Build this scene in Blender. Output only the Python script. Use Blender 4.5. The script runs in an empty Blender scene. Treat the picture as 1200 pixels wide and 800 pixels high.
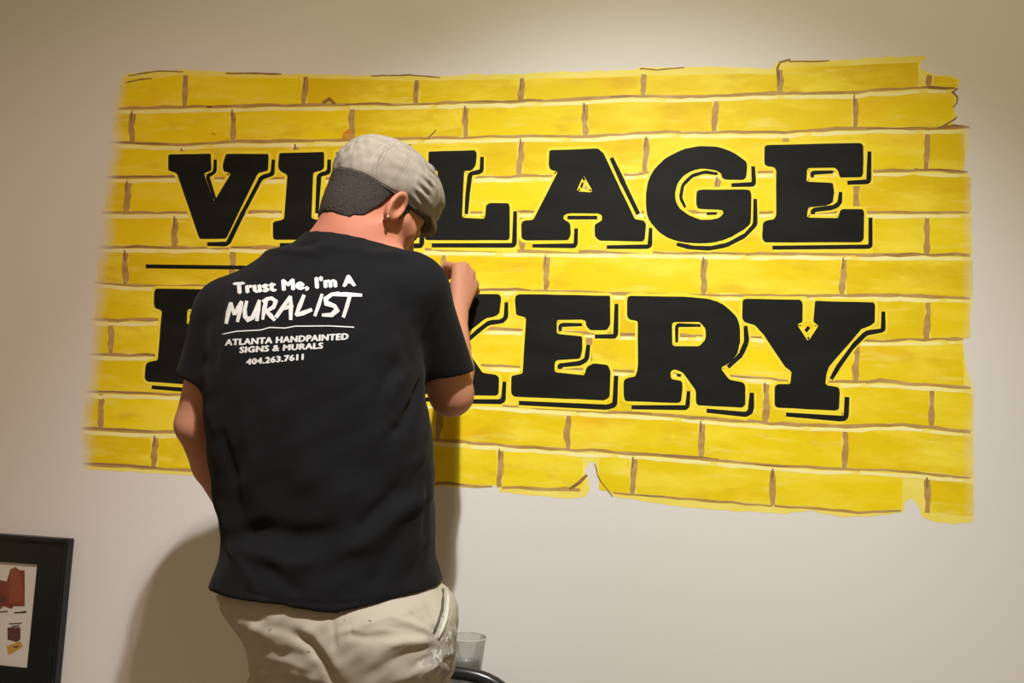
import bpy, bmesh, math, random
import numpy as np
from mathutils import Vector, Matrix, geometry
from mathutils.bvhtree import BVHTree

random.seed(7)
rng = np.random.default_rng(7)
scene = bpy.context.scene
COL = scene.collection

# ------------------------------------------------------------------ camera
F_PX = 970.0
_h = np.array([-5800.0, -139.0, F_PX]); _v = np.array([400.0, -9300.0, F_PX])
AX = -_h / np.linalg.norm(_h)
AZ = _v / np.linalg.norm(_v); AZ -= AX * AX.dot(AZ); AZ /= np.linalg.norm(AZ)
AY = np.cross(AZ, AX)
RW = np.array([AX, AY, AZ])                       # camera (x right, y down, z forward) -> world
CAM = np.array([0.0, -1.84, 1.18])

cam_data = bpy.data.cameras.new('camera')
cam_data.sensor_fit = 'HORIZONTAL'; cam_data.sensor_width = 36.0
cam_data.lens = F_PX / 1200.0 * 36.0
cam_data.clip_start = 0.02
cam = bpy.data.objects.new('camera', cam_data); COL.objects.link(cam)
_m = Matrix.Identity(4)
for i in range(3):
    _m[i][0] = RW[i, 0]; _m[i][1] = -RW[i, 1]; _m[i][2] = -RW[i, 2]; _m[i][3] = CAM[i]
cam.matrix_world = _m
scene.camera = cam

scene.view_settings.view_transform = 'Standard'
scene.view_settings.look = 'None'
scene.view_settings.gamma = 1.0
scene.view_settings.use_curve_mapping = False
scene.view_settings.exposure = 0.0

# ------------------------------------------------------------------ world and lamps
world = bpy.data.worlds.new('world'); scene.world = world
world.use_nodes = True
world.node_tree.nodes['Background'].inputs[0].default_value = (1.0, 0.72, 0.42, 1)
world.node_tree.nodes['Background'].inputs[1].default_value = 0.42

def spot(name, loc, aim, energy, size, blend, color, radius):
    l = bpy.data.lights.new(name, 'SPOT')
    l.energy = energy; l.spot_size = math.radians(size); l.spot_blend = blend
    l.color = color; l.shadow_soft_size = radius
    o = bpy.data.objects.new(name, l); COL.objects.link(o)
    o.location = loc
    o.rotation_euler = (Vector(aim) - Vector(loc)).to_track_quat('-Z', 'Y').to_euler()
    return o

spot('track_spot', (0.028, -1.534, 2.92), (-0.14, 0.0, 0.284), 240, 72.7, 0.943, (0.94, 0.98, 1.0), 0.025)
spot('track_spot', (0.009, -1.621, 2.92), (-1.60, 0.0, 0.612), 82, 60, 0.963, (1.0, 0.73, 0.72), 0.025)
spot('fill_spot', (0.10, -1.58, 2.92), (-0.30, 0.0, 0.50), 51, 160, 1.0, (1.0, 0.92, 0.60), 0.05)  # wide warm fill added beside the track spots to lift the wall

# ------------------------------------------------------------------ helpers
def P(px, py, y):
    """photograph pixel -> world point lying at distance y from the wall (wall is y = 0)"""
    r = RW @ np.array([px - 600.0, py - 400.0, F_PX])
    return CAM + r * ((y - CAM[1]) / r[1])

def raydir(px, py):
    r = RW @ np.array([px - 600.0, py - 400.0, F_PX])
    return Vector(r / np.linalg.norm(r))

def link(o, parent=None):
    COL.objects.link(o)
    if parent is not None:
        o.parent = parent
        o.matrix_parent_inverse = parent.matrix_world.inverted()
    return o

def empty(name, loc):
    o = bpy.data.objects.new(name, None); o.location = loc; o.empty_display_size = 0.1
    COL.objects.link(o)
    o.matrix_world = Matrix.Translation(loc)
    return o

def tag(o, label=None, cat=None, group=None, kind=None):
    if label: o['label'] = label
    if cat: o['category'] = cat
    if group: o['group'] = group
    if kind: o['kind'] = kind
    return o

def mesh_np(name, verts, faces, mat, parent=None, smooth=True):
    """verts (n,3), faces (m,k) numpy arrays -> linked object"""
    me = bpy.data.meshes.new(name)
    verts = np.asarray(verts, np.float32); faces = np.asarray(faces, np.int32)
    n, m, k = len(verts), len(faces), faces.shape[1]
    me.vertices.add(n); me.vertices.foreach_set('co', verts.ravel())
    me.loops.add(m * k); me.loops.foreach_set('vertex_index', faces.ravel())
    me.polygons.add(m)
    me.polygons.foreach_set('loop_start', np.arange(m, dtype=np.int32) * k)
    me.polygons.foreach_set('use_smooth', np.full(m, smooth, dtype=bool))
    me.update(calc_edges=True); me.validate()
    if mat: me.materials.append(mat)
    return link(bpy.data.objects.new(name, me), parent)

def mesh_py(name, verts, faces, mat, parent=None, smooth=False):
    me = bpy.data.meshes.new(name)
    me.from_pydata([tuple(v) for v in verts], [], faces)
    if smooth:
        for p in me.polygons: p.use_smooth = True
    me.update()
    if mat: me.materials.append(mat)
    return link(bpy.data.objects.new(name, me), parent)

def mesh_bm(name, bm, mat, parent=None, smooth=False):
    me = bpy.data.meshes.new(name)
    bmesh.ops.recalc_face_normals(bm, faces=bm.faces[:])
    bm.to_mesh(me); bm.free()
    if smooth:
        for p in me.polygons: p.use_smooth = True
    if mat: me.materials.append(mat)
    return link(bpy.data.objects.new(name, me), parent)

def bm_box(bm, lo, hi, bevel=0.0):
    r = bmesh.ops.create_cube(bm, size=1.0)
    c = [(a + b) / 2 for a, b in zip(lo, hi)]; s = [b - a for a, b in zip(lo, hi)]
    for v in r['verts']:
        v.co = Vector((c[0] + v.co.x * s[0], c[1] + v.co.y * s[1], c[2] + v.co.z * s[2]))
    if bevel:
        es = {e for v in r['verts'] for e in v.link_edges}
        bmesh.ops.bevel(bm, geom=list(es), offset=bevel, segments=2, affect='EDGES')
    return bm

def tube(pts, rad, n=10, closed=False):
    """(verts, faces) of a swept tube; rad a number or list"""
    pts = [Vector(p) for p in pts]; N = len(pts)
    rads = rad if hasattr(rad, '__len__') else [rad] * N
    vs, fs = [], []
    up = None
    for i, p in enumerate(pts):
        a = pts[(i - 1) % N] if (i > 0 or closed) else pts[i]
        b = pts[(i + 1) % N] if (i < N - 1 or closed) else pts[i]
        t = (b - a).normalized()
        if up is None:
            up = t.orthogonal().normalized()
        up = (up - t * up.dot(t)).normalized()
        s = t.cross(up)
        for k in range(n):
            an = 2 * math.pi * k / n
            vs.append(p + (up * math.cos(an) + s * math.sin(an)) * rads[i])
    for i in range(N if closed else N - 1):
        j = (i + 1) % N
        for k in range(n):
            fs.append((i * n + k, i * n + (k + 1) % n, j * n + (k + 1) % n, j * n + k))
    if not closed:
        fs.append(tuple(range(n))[::-1]); fs.append(tuple((N - 1) * n + k for k in range(n)))
    return vs, fs

def lathe(profile, n=32, center=(0, 0, 0)):
    vs, fs = [], []
    m = len(profile)
    for k in range(n):
        a = 2 * math.pi * k / n
        for r, z in profile:
            vs.append((center[0] + r * math.cos(a), center[1] + r * math.sin(a), center[2] + z))
    for k in range(n):
        k2 = (k + 1) % n
        for i in range(m - 1):
            fs.append((k * m + i, k2 * m + i, k2 * m + i + 1, k * m + i + 1))
    return vs, fs

# ------------------------------------------------------------------ materials
class NT:
    """small helper around a node tree"""
    def __init__(self, name, rough=0.6, spec=0.3):
        self.m = bpy.data.materials.new(name); self.m.use_nodes = True
        self.t = self.m.node_tree; self.n = self.t.nodes; self.l = self.t.links
        self.b = self.n['Principled BSDF']
        self.b.inputs['Roughness'].default_value = rough
        self.b.inputs['Specular IOR Level'].default_value = spec
    def node(self, kind, **kw):
        nd = self.n.new(kind)
        for k, v in kw.items():
            setattr(nd, k, v)
        return nd
    def lk(self, a, b): self.l.new(a, b)
    def coord(self, which='Object'):
        return self.node('ShaderNodeTexCoord').outputs[which]
    def noise(self, scale, detail=4, rough=0.55, vec=None, stretch=None):
        nd = self.node('ShaderNodeTexNoise'); nd.inputs['Scale'].default_value = scale
        nd.inputs['Detail'].default_value = detail; nd.inputs['Roughness'].default_value = rough
        if vec is None: vec = self.coord()
        if stretch:
            mp = self.node('ShaderNodeMapping'); mp.inputs['Scale'].default_value = stretch
            self.lk(vec, mp.inputs['Vector']); vec = mp.outputs[0]
        self.lk(vec, nd.inputs['Vector'])
        return nd.outputs['Fac']
    def ramp(self, fac, stops):
        nd = self.node('ShaderNodeValToRGB')
        el = nd.color_ramp.elements
        while len(el) < len(stops): el.new(0.5)
        for e, (p, c) in zip(el, stops):
            e.position = p; e.color = c if len(c) == 4 else (*c, 1)
        self.lk(fac, nd.inputs['Fac'])
        return nd.outputs['Color']
    def mix(self, fac, a, b, mode='MIX'):
        nd = self.node('ShaderNodeMix', data_type='RGBA', blend_type=mode)
        for s, v in ((nd.inputs[0], fac), (nd.inputs[6], a), (nd.inputs[7], b)):
            if hasattr(v, 'is_output'): self.lk(v, s)
            elif isinstance(v, (int, float)): s.default_value = v
            else: s.default_value = (*v, 1) if len(v) == 3 else v
        return nd.outputs[2]
    def math(self, op, a, b=0.0, c=0.0):
        nd = self.node('ShaderNodeMath', operation=op)
        for s, v in zip(nd.inputs, (a, b, c)):
            if hasattr(v, 'is_output'): self.lk(v, s)
            else: s.default_value = v
        return nd.outputs[0]
    def color(self, c):
        if hasattr(c, 'is_output'): self.lk(c, self.b.inputs['Base Color'])
        else: self.b.inputs['Base Color'].default_value = (*c, 1)
        return self
    def bump(self, h, strength=0.2, dist=0.001):
        nd = self.node('ShaderNodeBump'); nd.inputs['Strength'].default_value = strength
        nd.inputs['Distance'].default_value = dist
        self.lk(h, nd.inputs['Height']); self.lk(nd.outputs[0], self.b.inputs['Normal'])
        return self

def xyz(nt, vec):
    s = nt.node('ShaderNodeSeparateXYZ'); nt.lk(vec, s.inputs[0]); return s.outputs

WALLC = (0.70, 0.67, 0.63)
def mat_wall():
    t = NT('wall_paint', 0.75, 0.25)
    t.color(t.mix(t.noise(3.0, 5), (0.685, 0.66, 0.625), (0.715, 0.685, 0.65)))
    t.bump(t.noise(220, 3), 0.12, 0.001)
    return t.m
M_WALL = mat_wall()

def plain(name, c, rough=0.6, spec=0.3, var=0.0, scale=30, metal=0.0, bump=0.0):
    t = NT(name, rough, spec)
    t.b.inputs['Metallic'].default_value = metal
    nz = t.noise(scale, 4)
    if var:
        t.color(t.mix(nz, tuple(v * (1 - var) for v in c), tuple(min(1, v * (1 + var)) for v in c)))
    else:
        t.color(c)
    if bump: t.bump(nz, bump, 0.001)
    return t.m

def fade_to_wall(t, col):
    """paint thins out to the bare wall near the left and right ends of the mural (world position)"""
    g = t.node('ShaderNodeNewGeometry').outputs['Position']
    s = xyz(t, g)
    wob = t.math('MULTIPLY', t.math('SUBTRACT', t.noise(9, 4, vec=g), 0.5), 0.07)
    dl = t.math('ADD', t.math('ADD', s[0], 1.372), wob)
    dr = t.math('ADD', t.math('SUBTRACT', 0.668, s[0]), t.math('MULTIPLY', wob, 0.6))
    fl = t.node('ShaderNodeMapRange', interpolation_type='SMOOTHSTEP'); t.lk(dl, fl.inputs[0])
    fl.inputs[1].default_value = -0.01; fl.inputs[2].default_value = 0.05
    fr = t.node('ShaderNodeMapRange', interpolation_type='SMOOTHSTEP'); t.lk(dr, fr.inputs[0])
    fr.inputs[1].default_value = -0.02; fr.inputs[2].default_value = 0.03
    k = t.math('MULTIPLY', fl.outputs[0], fr.outputs[0])
    return t.mix(k, WALLC, col)

def mat_brick():
    t = NT('brick_yellow_paint', 0.55, 0.15)
    g = t.node('ShaderNodeNewGeometry').outputs['Position']
    inf = t.node('ShaderNodeObjectInfo').outputs['Random']
    off = t.node('ShaderNodeVectorMath', operation='ADD')
    cmb = t.node('ShaderNodeCombineXYZ'); t.lk(t.math('MULTIPLY', inf, 31.0), cmb.inputs[2])
    t.lk(g, off.inputs[0]); t.lk(cmb.outputs[0], off.inputs[1]); v = off.outputs[0]
    c = t.mix(inf, (0.72, 0.515, 0.006), (0.83, 0.635, 0.008))
    n1 = t.noise(9, 5, 0.6, v, (0.45, 1, 1.6))
    c = t.mix(t.ramp(n1, [(0.47, (0, 0, 0)), (0.64, (1, 1, 1))]), c, (0.86, 0.68, 0.045))
    n2 = t.noise(13, 5, 0.6, v, (0.6, 1, 1.4))
    c = t.mix(t.ramp(n2, [(0.55, (0, 0, 0)), (0.70, (0.6, 0.6, 0.6))]), c, (0.62, 0.40, 0.012))
    n3 = t.noise(7, 3, 0.5, v, (0.5, 1, 1.3))
    c = t.mix(t.ramp(n3, [(0.58, (0, 0, 0)), (0.74, (0.5, 0.5, 0.5))]), c, (0.83, 0.44, 0.015))
    n5 = t.noise(16, 6, 0.65, v, (0.35, 1, 2.2))
    c = t.mix(t.ramp(n5, [(0.56, (0, 0, 0)), (0.72, (0.55, 0.55, 0.55))]), c, (0.87, 0.77, 0.20))
    n4 = t.noise(45, 4, 0.6, v, (0.5, 1, 1))
    c = t.mix(t.ramp(n4, [(0.68, (0, 0, 0)), (0.8, (0.35, 0.35, 0.35))]), c, (0.45, 0.25, 0.04))
    t.color(fade_to_wall(t, c))
    t.bump(t.noise(60, 4, 0.6, g, (0.3, 1, 1.5)), 0.12, 0.001)
    return t.m
def mat_paint(name, a, b, scale=25, fade=True, rough=0.5, spec=0.15):
    t = NT(name, rough, spec)
    g = t.node('ShaderNodeNewGeometry').outputs['Position']
    c = t.mix(t.ramp(t.noise(scale, 5, 0.6, g, (0.4, 1, 1.3)), [(0.3, (0, 0, 0)), (0.7, (1, 1, 1))]), a, b)
    t.color(fade_to_wall(t, c) if fade else c)
    t.bump(t.noise(70, 3, 0.6, g, (0.3, 1, 1.5)), 0.1, 0.001)
    return t.m
M_BRICK = mat_brick()
M_GROUND = mat_paint('pale_yellow_ground_paint', (0.80, 0.64, 0.075), (0.87, 0.75, 0.20), 18)
M_GLINT = mat_paint('cream_highlight_paint', (0.86, 0.75, 0.22), (0.88, 0.82, 0.42), 30)
M_MORTAR = mat_paint('brown_mortar_paint', (0.36, 0.20, 0.045), (0.52, 0.34, 0.12), 35)
M_MORTAR_DK = mat_paint('dark_umber_edge_paint', (0.20, 0.11, 0.04), (0.34, 0.20, 0.07), 40)
M_OUTLINE = mat_paint('clean_yellow_outline_paint', (0.82, 0.64, 0.02), (0.86, 0.70, 0.07), 20, False)
M_BLACK = mat_paint('black_letter_paint', (0.0075, 0.0075, 0.0065), (0.0135, 0.0135, 0.0115), 14, False, 0.6, 0.10)

# ------------------------------------------------------------------ room shell
def slab(name, lo, hi, mat, kind='structure'):
    bm = bmesh.new(); bm_box(bm, lo, hi)
    o = mesh_bm(name, bm, mat)
    tag(o, kind=kind)
    return o
wall = slab('wall_back', (-4.0, 0.0, -0.1), (3.2, 0.15, 3.1), M_WALL)
M_FLOOR = plain('floor_concrete', (0.30, 0.26, 0.21), 0.5, 0.4, 0.12, 6, bump=0.1)
floor = slab('floor', (-4.0, -4.5, -0.1), (3.2, 0.0, 0.0), M_FLOOR)
M_CEIL = plain('ceiling_paint', (0.62, 0.59, 0.54), 0.8, 0.2, 0.03, 5)
ceiling = slab('ceiling', (-4.0, -4.5, 3.0), (3.2, 0.0, 3.1), M_CEIL)
M_BASE = plain('baseboard_paint', (0.55, 0.52, 0.48), 0.5, 0.4, 0.03, 8)
base = slab('baseboard_back', (-4.0, -0.015, 0.0), (3.2, 0.0, 0.10), M_BASE)
for _o, _l in ((wall, 'plain off-white painted wall behind the yellow mural'), (floor, 'grey brown floor under the painter'),
               (ceiling, 'pale ceiling above the mural wall'), (base, 'pale baseboard along the foot of the mural wall')):
    _o['label'] = _l

# ------------------------------------------------------------------ mural
def W2(p):
    q = P(p[0], p[1], 0.0); return (q[0], q[2])

def round_poly(pts, r=3.0, seg=3):
    out = []; n = len(pts)
    for i in range(n):
        a = np.array(pts[i - 1], float); b = np.array(pts[i], float); c = np.array(pts[(i + 1) % n], float)
        la, lc = np.linalg.norm(a - b), np.linalg.norm(c - b)
        ra = min(r, 0.42 * la); rc = min(r, 0.42 * lc)
        p0 = b + (a - b) / max(la, 1e-6) * ra; p1 = b + (c - b) / max(lc, 1e-6) * rc
        for k in range(seg + 1):
            t = k / seg
            out.append(tuple((1 - t) ** 2 * p0 + 2 * t * (1 - t) * b + t * t * p1))
    return out

def wobble(pts, amp, step=9.0, closed=True):
    out = []; n = len(pts)
    for i in range(n if closed else n - 1):
        a = np.array(pts[i], float); b = np.array(pts[(i + 1) % n], float)
        k = max(1, int(np.linalg.norm(b - a) / step))
        for j in range(k):
            out.append(tuple(a + (b - a) * j / k + rng.normal(0, amp, 2)))
    if not closed: out.append(tuple(pts[-1]))
    return out

def film(contours, y):
    """thin film of paint: outer contour + holes in photo pixels on the wall, front at -y metres"""
    loops = [[W2(p) for p in c] for c in contours]
    y = y * 0.35 + 2.5e-5 * rng.random()
    flat = [q for l in loops for q in l]; n = len(flat)
    if len(loops) > 1:                              # letters with counters
        ed, o = [], 0
        for l in loops:
            ed += [(o + i, o + (i + 1) % len(l)) for i in range(len(l))]; o += len(l)
        cv_, _, cf, ov, _, _ = geometry.delaunay_2d_cdt([Vector(q) for q in flat], ed, [], 0, 1e-7)
        back = [x[0] if x else 0 for x in ov]
        def inside(x, y):
            r = False
            for i, j in ed:
                (xa, ya), (xb, yb) = flat[i], flat[j]
                if (ya > y) != (yb > y) and x < (xb - xa) * (y - ya) / (yb - ya) + xa: r = not r
            return r
        tris = [[back[i] for i in f] for f in cf if inside(sum(cv_[i][0] for i in f) / 3, sum(cv_[i][1] for i in f) / 3)]
    else:
        tris = geometry.tessellate_polygon([[Vector((q[0], q[1], 0)) for q in l] for l in loops])
    vs = [(q[0], -y, q[1]) for q in flat] + [(q[0], -0.00002, q[1]) for q in flat]
    fs = []
    for t in tris:
        a, b, c = (flat[i] for i in t)
        cr = (b[0] - a[0]) * (c[1] - a[1]) - (b[1] - a[1]) * (c[0] - a[0])
        fs.append(tuple(t) if cr > 0 else tuple(t)[::-1])
    o = 0
    for l in loops:
        k = len(l)
        ar = sum(l[i][0] * l[(i + 1) % k][1] - l[(i + 1) % k][0] * l[i][1] for i in range(k))
        for i in range(k):
            j = (i + 1) % k
            q = (o + i, n + o + i, n + o + j, o + j)
            fs.append(q if ar > 0 else q[::-1])
        o += k
    return vs, fs

def ribbon_poly(line, w):
    """outline of a hand-painted stroke; w: width(s) in px"""
    pts = [np.array(p, float) for p in line]; N = len(pts)
    ws = w if hasattr(w, '__len__') else [w] * N
    L, R = [], []
    for i in range(N):
        a = pts[max(i - 1, 0)]; b = pts[min(i + 1, N - 1)]
        t = (b - a) / max(np.linalg.norm(b - a), 1e-6); nrm = np.array([-t[1], t[0]])
        m = 1.0
        if 0 < i < N - 1:
            t0 = pts[i] - pts[i - 1]; t0 /= max(np.linalg.norm(t0), 1e-6)
            m = 1.0 / max(0.55, abs(float(np.dot(nrm, np.array([-t0[1], t0[0]])))))
        L.append(tuple(pts[i] + nrm * ws[i] / 2 * m)); R.append(tuple(pts[i] - nrm * ws[i] / 2 * m))
    return L + R[::-1]

def loop_film(c, w, y):
    """painted outline running round a closed contour, as a strip of quads"""
    y = y * 0.35 + 2.5e-5 * rng.random()
    pts = []
    for p in c:
        if not pts or math.dist(p, pts[-1]) > 0.6: pts.append(p)
    if math.dist(pts[0], pts[-1]) < 0.6: pts.pop()
    ext = [pts[-1]] + pts + [pts[0]]
    n = len(pts); rp = ribbon_poly(ext, w)
    L = [W2(p) for p in rp[1:n + 1]]; R = [W2(p) for p in rp[::-1][1:n + 1]]
    flat = L + R
    vs = [(q[0], -y, q[1]) for q in flat] + [(q[0], -0.00002, q[1]) for q in flat]
    fs = []
    for i in range(n):
        j = (i + 1) % n
        fs += [(i, j, n + j, n + i), (i, 2 * n + i, 2 * n + j, j), (n + i, n + j, 3 * n + j, 3 * n + i)]
    return vs, fs

def joinvf(parts):
    V, Fs = [], []
    for v, f in parts:
        o = len(V); V += list(v); Fs += [tuple(i + o for i in q) for q in f]
    return V, Fs

mural = empty('mural', tuple(P(620, 340, 0.0) * np.array([1, 0, 1])))
tag(mural, 'large yellow painted brick mural with black slab-serif VILLAGE BAKERY lettering on the wall', 'mural')

OUT = [(139,97),(147,87),(180,83),(217,82),(305,86),(367,87),(435,89),(510,89),(572,87),(610,87),(635,85),(700,83),(745,82),(750,79),
       (802,79),(845,78),(905,81),(910,73),(917,71),(972,70),(980,70),(1040,67),(1087,66),(1080,73),(1078,80),(1086,84),(1092,87),(1120,90),
       (1126,95),(1122,104),(1117,108),(1122,115),(1117,126),(1122,137),(1112,147),(1135,149),(1135,170),(1131,185),(1127,200),(1137,203),(1139,249),
       (1140,350),(1134,380),(1128,404),(1133,430),(1141,455),(1142,555),(1142,610),(1117,614),(1092,611),(1080,605),(1077,593),(1068,584),(1061,588),
       (1059,600),(1042,602),(1020,605),(992,606),(967,602),(950,598),(920,602),(835,597),(785,592),(742,585),(719,582),(709,571),(700,556),(697,543),
       (692,541),(686,552),(690,562),(691,574),(686,582),(672,585),(630,581),(586,577),(582,570),(570,569),(552,572),(502,569),(400,565),(300,561),(222,557),(160,553),(104,550),(95,545),(94,507),(96,475),
       (101,425),(104,410),(107,370),(110,335),(115,305),(121,240),(130,150)]
gvs, gfs = film([wobble(OUT, 0.5, 8)], 0.0006)
mesh_py('paint_ground', gvs, gfs, M_GROUND, mural)

COURSE = [
 [(139,90),(217,86),(305,88),(367,89),(510,92),(610,90),(745,86),(805,84),(910,84),(917,77),(980,74),(1087,70),(1095,89),(1140,92)],
 [(137,127),(342,123),(470,122),(592,119),(660,117.5),(745,112.5),(795,114),(890,110),(980,109),(1080,102.5),(1122,104)],
 [(129,167),(212,170),(270,166),(380,165),(545,161),(610,159),(682,160),(770,155),(920,155),(980,151),(1100,150),(1135,149)],
 [(124,207.5),(205,207),(310,209),(560,207.5),(640,206),(740,204),(760,202.5),(907,202),(1025,200),(1067,199),(1137,202)],
 [(119,249),(220,249),(332,248),(550,249),(627,248),(892,249),(1027,249),(1139,249)],
 [(115,289),(230,290),(317,290),(507,292.5),(630,294.5),(780,296),(880,297.5),(1140,299)],
 [(111,331),(180,335),(242,335),(560,340),(630,340),(730,344),(835,346),(930,346),(1055,346),(1140,349)],
 [(107,375),(189,374.5),(567,385),(615,386),(725,391),(880,394),(1010,399),(1132,397)],
 [(103,415),(184,416),(400,422),(565,428),(612,430),(717,434),(860,440),(925,446),(1035,447.5),(1141,454)],
 [(99,459),(209,462),(400,467),(555,472.5),(655,480),(780,486),(900,496),(990,499),(1060,497.5),(1141,506)],
 [(95,501),(175,506),(202,506),(380,512),(500,515),(605,522.5),(665,527),(760,532),(825,537.5),(900,545),(985,549),(1060,552.5),(1141,560)],
 [(95,542.5),(175,547.5),(220,551),(400,560),(500,565),(585,571),(680,574),(745,579),(820,586),(900,592),(967,596),(1010,601),(1060,598),(1141,607)]]
def cy(k, x):
    xs, ys = zip(*COURSE[k]); return float(np.interp(x, xs, ys))
JOINT = [[217,357,488,611,754,914,1089], [155,273,412,546,686,838,1002], [213,345,478,610,757,920,1086], [149,272,412,546,686,840,1003],
         [205,345,478,612,757,922,1086], [147,273,410,520,640,825,988], [208,345,478,560,755,918,1087], [130,270,410,548,690,845,1003],
         [222,345,480,612,745,897,1092], [118,250,385,515,666,822,990], [181,310,450,586,742,906,1087]]
LEFT = [141,133,128,123,119,115,112,107,104,99,97]
RIGHT = [1121,1117,1130,1138,1139,1140,1137,1129,1140,1141,1141]
def brick_poly(k, a, b, top=None):
    pts = []
    ft, fb = 6.5, 1.5
    xs = np.linspace(a, b, max(2, int((b - a) / 18)))
    for x in xs: pts.append((x, cy(k, x) + (ft if k else 3.0)))
    for x in xs[::-1]: pts.append((x, cy(k + 1, x) - fb))
    return round_poly(wobble(pts, 0.55, 12), 2.0, 2)
for k in range(11):
    xs = [LEFT[k]] + JOINT[k] + [RIGHT[k]]
    for i in range(len(xs) - 1):
        a = xs[i] + (3.5 if i else 0); b = xs[i + 1] - (3.5 if i < len(xs) - 2 else 0)
        segs = [(a, b)]
        if k == 10 and xs[i] == 586: segs = [(a, 683), (702, b)]
        if k == 10 and xs[i] == 906: segs = [(a, 1057)]
        if k == 0 and xs[i] == 914: segs = [(a, 1076)]
        if k == 0 and xs[i] == 1089: segs = [(1094, b)]
        for s in segs:
            if s[1] - s[0] < 6: continue
            v, f = film([brick_poly(k, *s)], 0.0010 + 0.0002 * rng.random())
            mesh_py('brick', v, f, M_BRICK, mural)

def stroke(name, line, w, y, mat, parent, amp=0.4, step=10):
    l2 = wobble(line, amp, step, closed=False)
    ws = [max(0.6, w * (0.75 + 0.5 * rng.random())) for _ in l2]
    ws[0] *= 0.7; ws[-1] *= 0.7
    v, f = film([ribbon_poly(l2, ws)], y)
    return mesh_py(name, v, f, mat, parent)
# mortar lines painted between the courses, one stroke per brick length; a cream glint under each
for k in range(1, 12):
    lo, hi = COURSE[k][0][0], COURSE[k][-1][0] - 3
    if k == 11: segs = [(97, 235), (240, 420), (425, 577), (588, 680), (718, 905), (908, 1056)]
    else:
        segs = []; x = lo
        while x < hi - 20:
            e = min(hi, x + 110 + 70 * rng.random()); segs.append((x, e)); x = e - 6
    for a, b in segs:
        n = max(2, int((b - a) / 14))
        ln = [(x, cy(k, x) + rng.normal(0, 0.4)) for x in np.linspace(a, b, n)]
        stroke('mortar_line', ln, 2.6 + 1.6 * rng.random(), 0.0014, M_MORTAR, mural)
        if rng.random() < 0.55:
            i = rng.integers(0, max(1, n - 4)); j = min(n, i + 3 + rng.integers(0, 4))
            if j - i >= 2: stroke('mortar_shade', [(p[0], p[1] - 0.6) for p in ln[i:j]], 1.5, 0.0016, M_MORTAR_DK, mural)
        if k < 11:
            stroke('highlight_line', [(x, cy(k, x) + 4.6 + rng.normal(0, 0.3)) for x in np.linspace(a + 5, b - 10, n)], 4.2, 0.0015, M_GLINT, mural)
for k in range(11):
    for x in JOINT[k]:
        y0 = cy(k, x) + (3 if k else 2); y1 = cy(k + 1, x) - 0.5
        if k == 0 and x == 1089: y0 = 88
        lean = rng.normal(-1.5, 1.2)
        stroke('mortar_joint', [(x - lean / 2, y0), (x + rng.normal(0, 0.6), (y0 + y1) / 2), (x + lean / 2, y1)], 6.8, 0.0013, M_MORTAR, mural, 0.5, 6)
        if rng.random() < 0.6:
            stroke('mortar_shade', [(x - lean / 2 - 1.2, y0 + 1), (x - 1.0, y0 + 14)], 2.4, 0.0016, M_MORTAR_DK, mural, 0.4, 5)
# thin umber edge lines of the broken ends and cracks
for ln, w in (([(750,82),(751,80),(770,82),(780,81),(802,79)],1.4), ([(912,100),(911,80),(914,73),(925,70),(927,73)],2.4), ([(925,72),(960,72),(972,71)],1.6),
              ([(1088,103),(1110,104),(1122,104),(1116,108),(1122,114),(1121,121),(1117,126)],1.6), ([(1121,137),(1118,140),(1108,146),(1098,151)],1.8),
              ([(1098,150),(1118,147),(1136,149)],3.0), ([(697,543),(699,549),(700,556),(704,564),(710,571),(718,582)],1.4),
              ([(147,97),(165,93),(178,92)],1.6), ([(150,89),(185,83),(215,84)],1.4), ([(265,86),(300,86),(330,87)],2.0), ([(435,89),(480,88),(516,91)],1.5),
              ([(667,573),(678,566),(688,556)],3.5), ([(500,163),(508,156),(511,152)],1.6), ([(378,121),(386,116),(393,122)],5.0)):
    stroke('edge_line', ln, w, 0.0018, M_MORTAR_DK, mural, 0.15, 6)
for ln, w in (([(402,164),(405,158),(411,152)],7.0), ([(248,156),(252,158)],2.5)):
    stroke('rust_dab', ln, w, 0.0017, mat_paint('rust_dab_paint', (0.50, 0.20, 0.02), (0.62, 0.32, 0.03), 60), mural, 0.3, 3)

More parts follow.
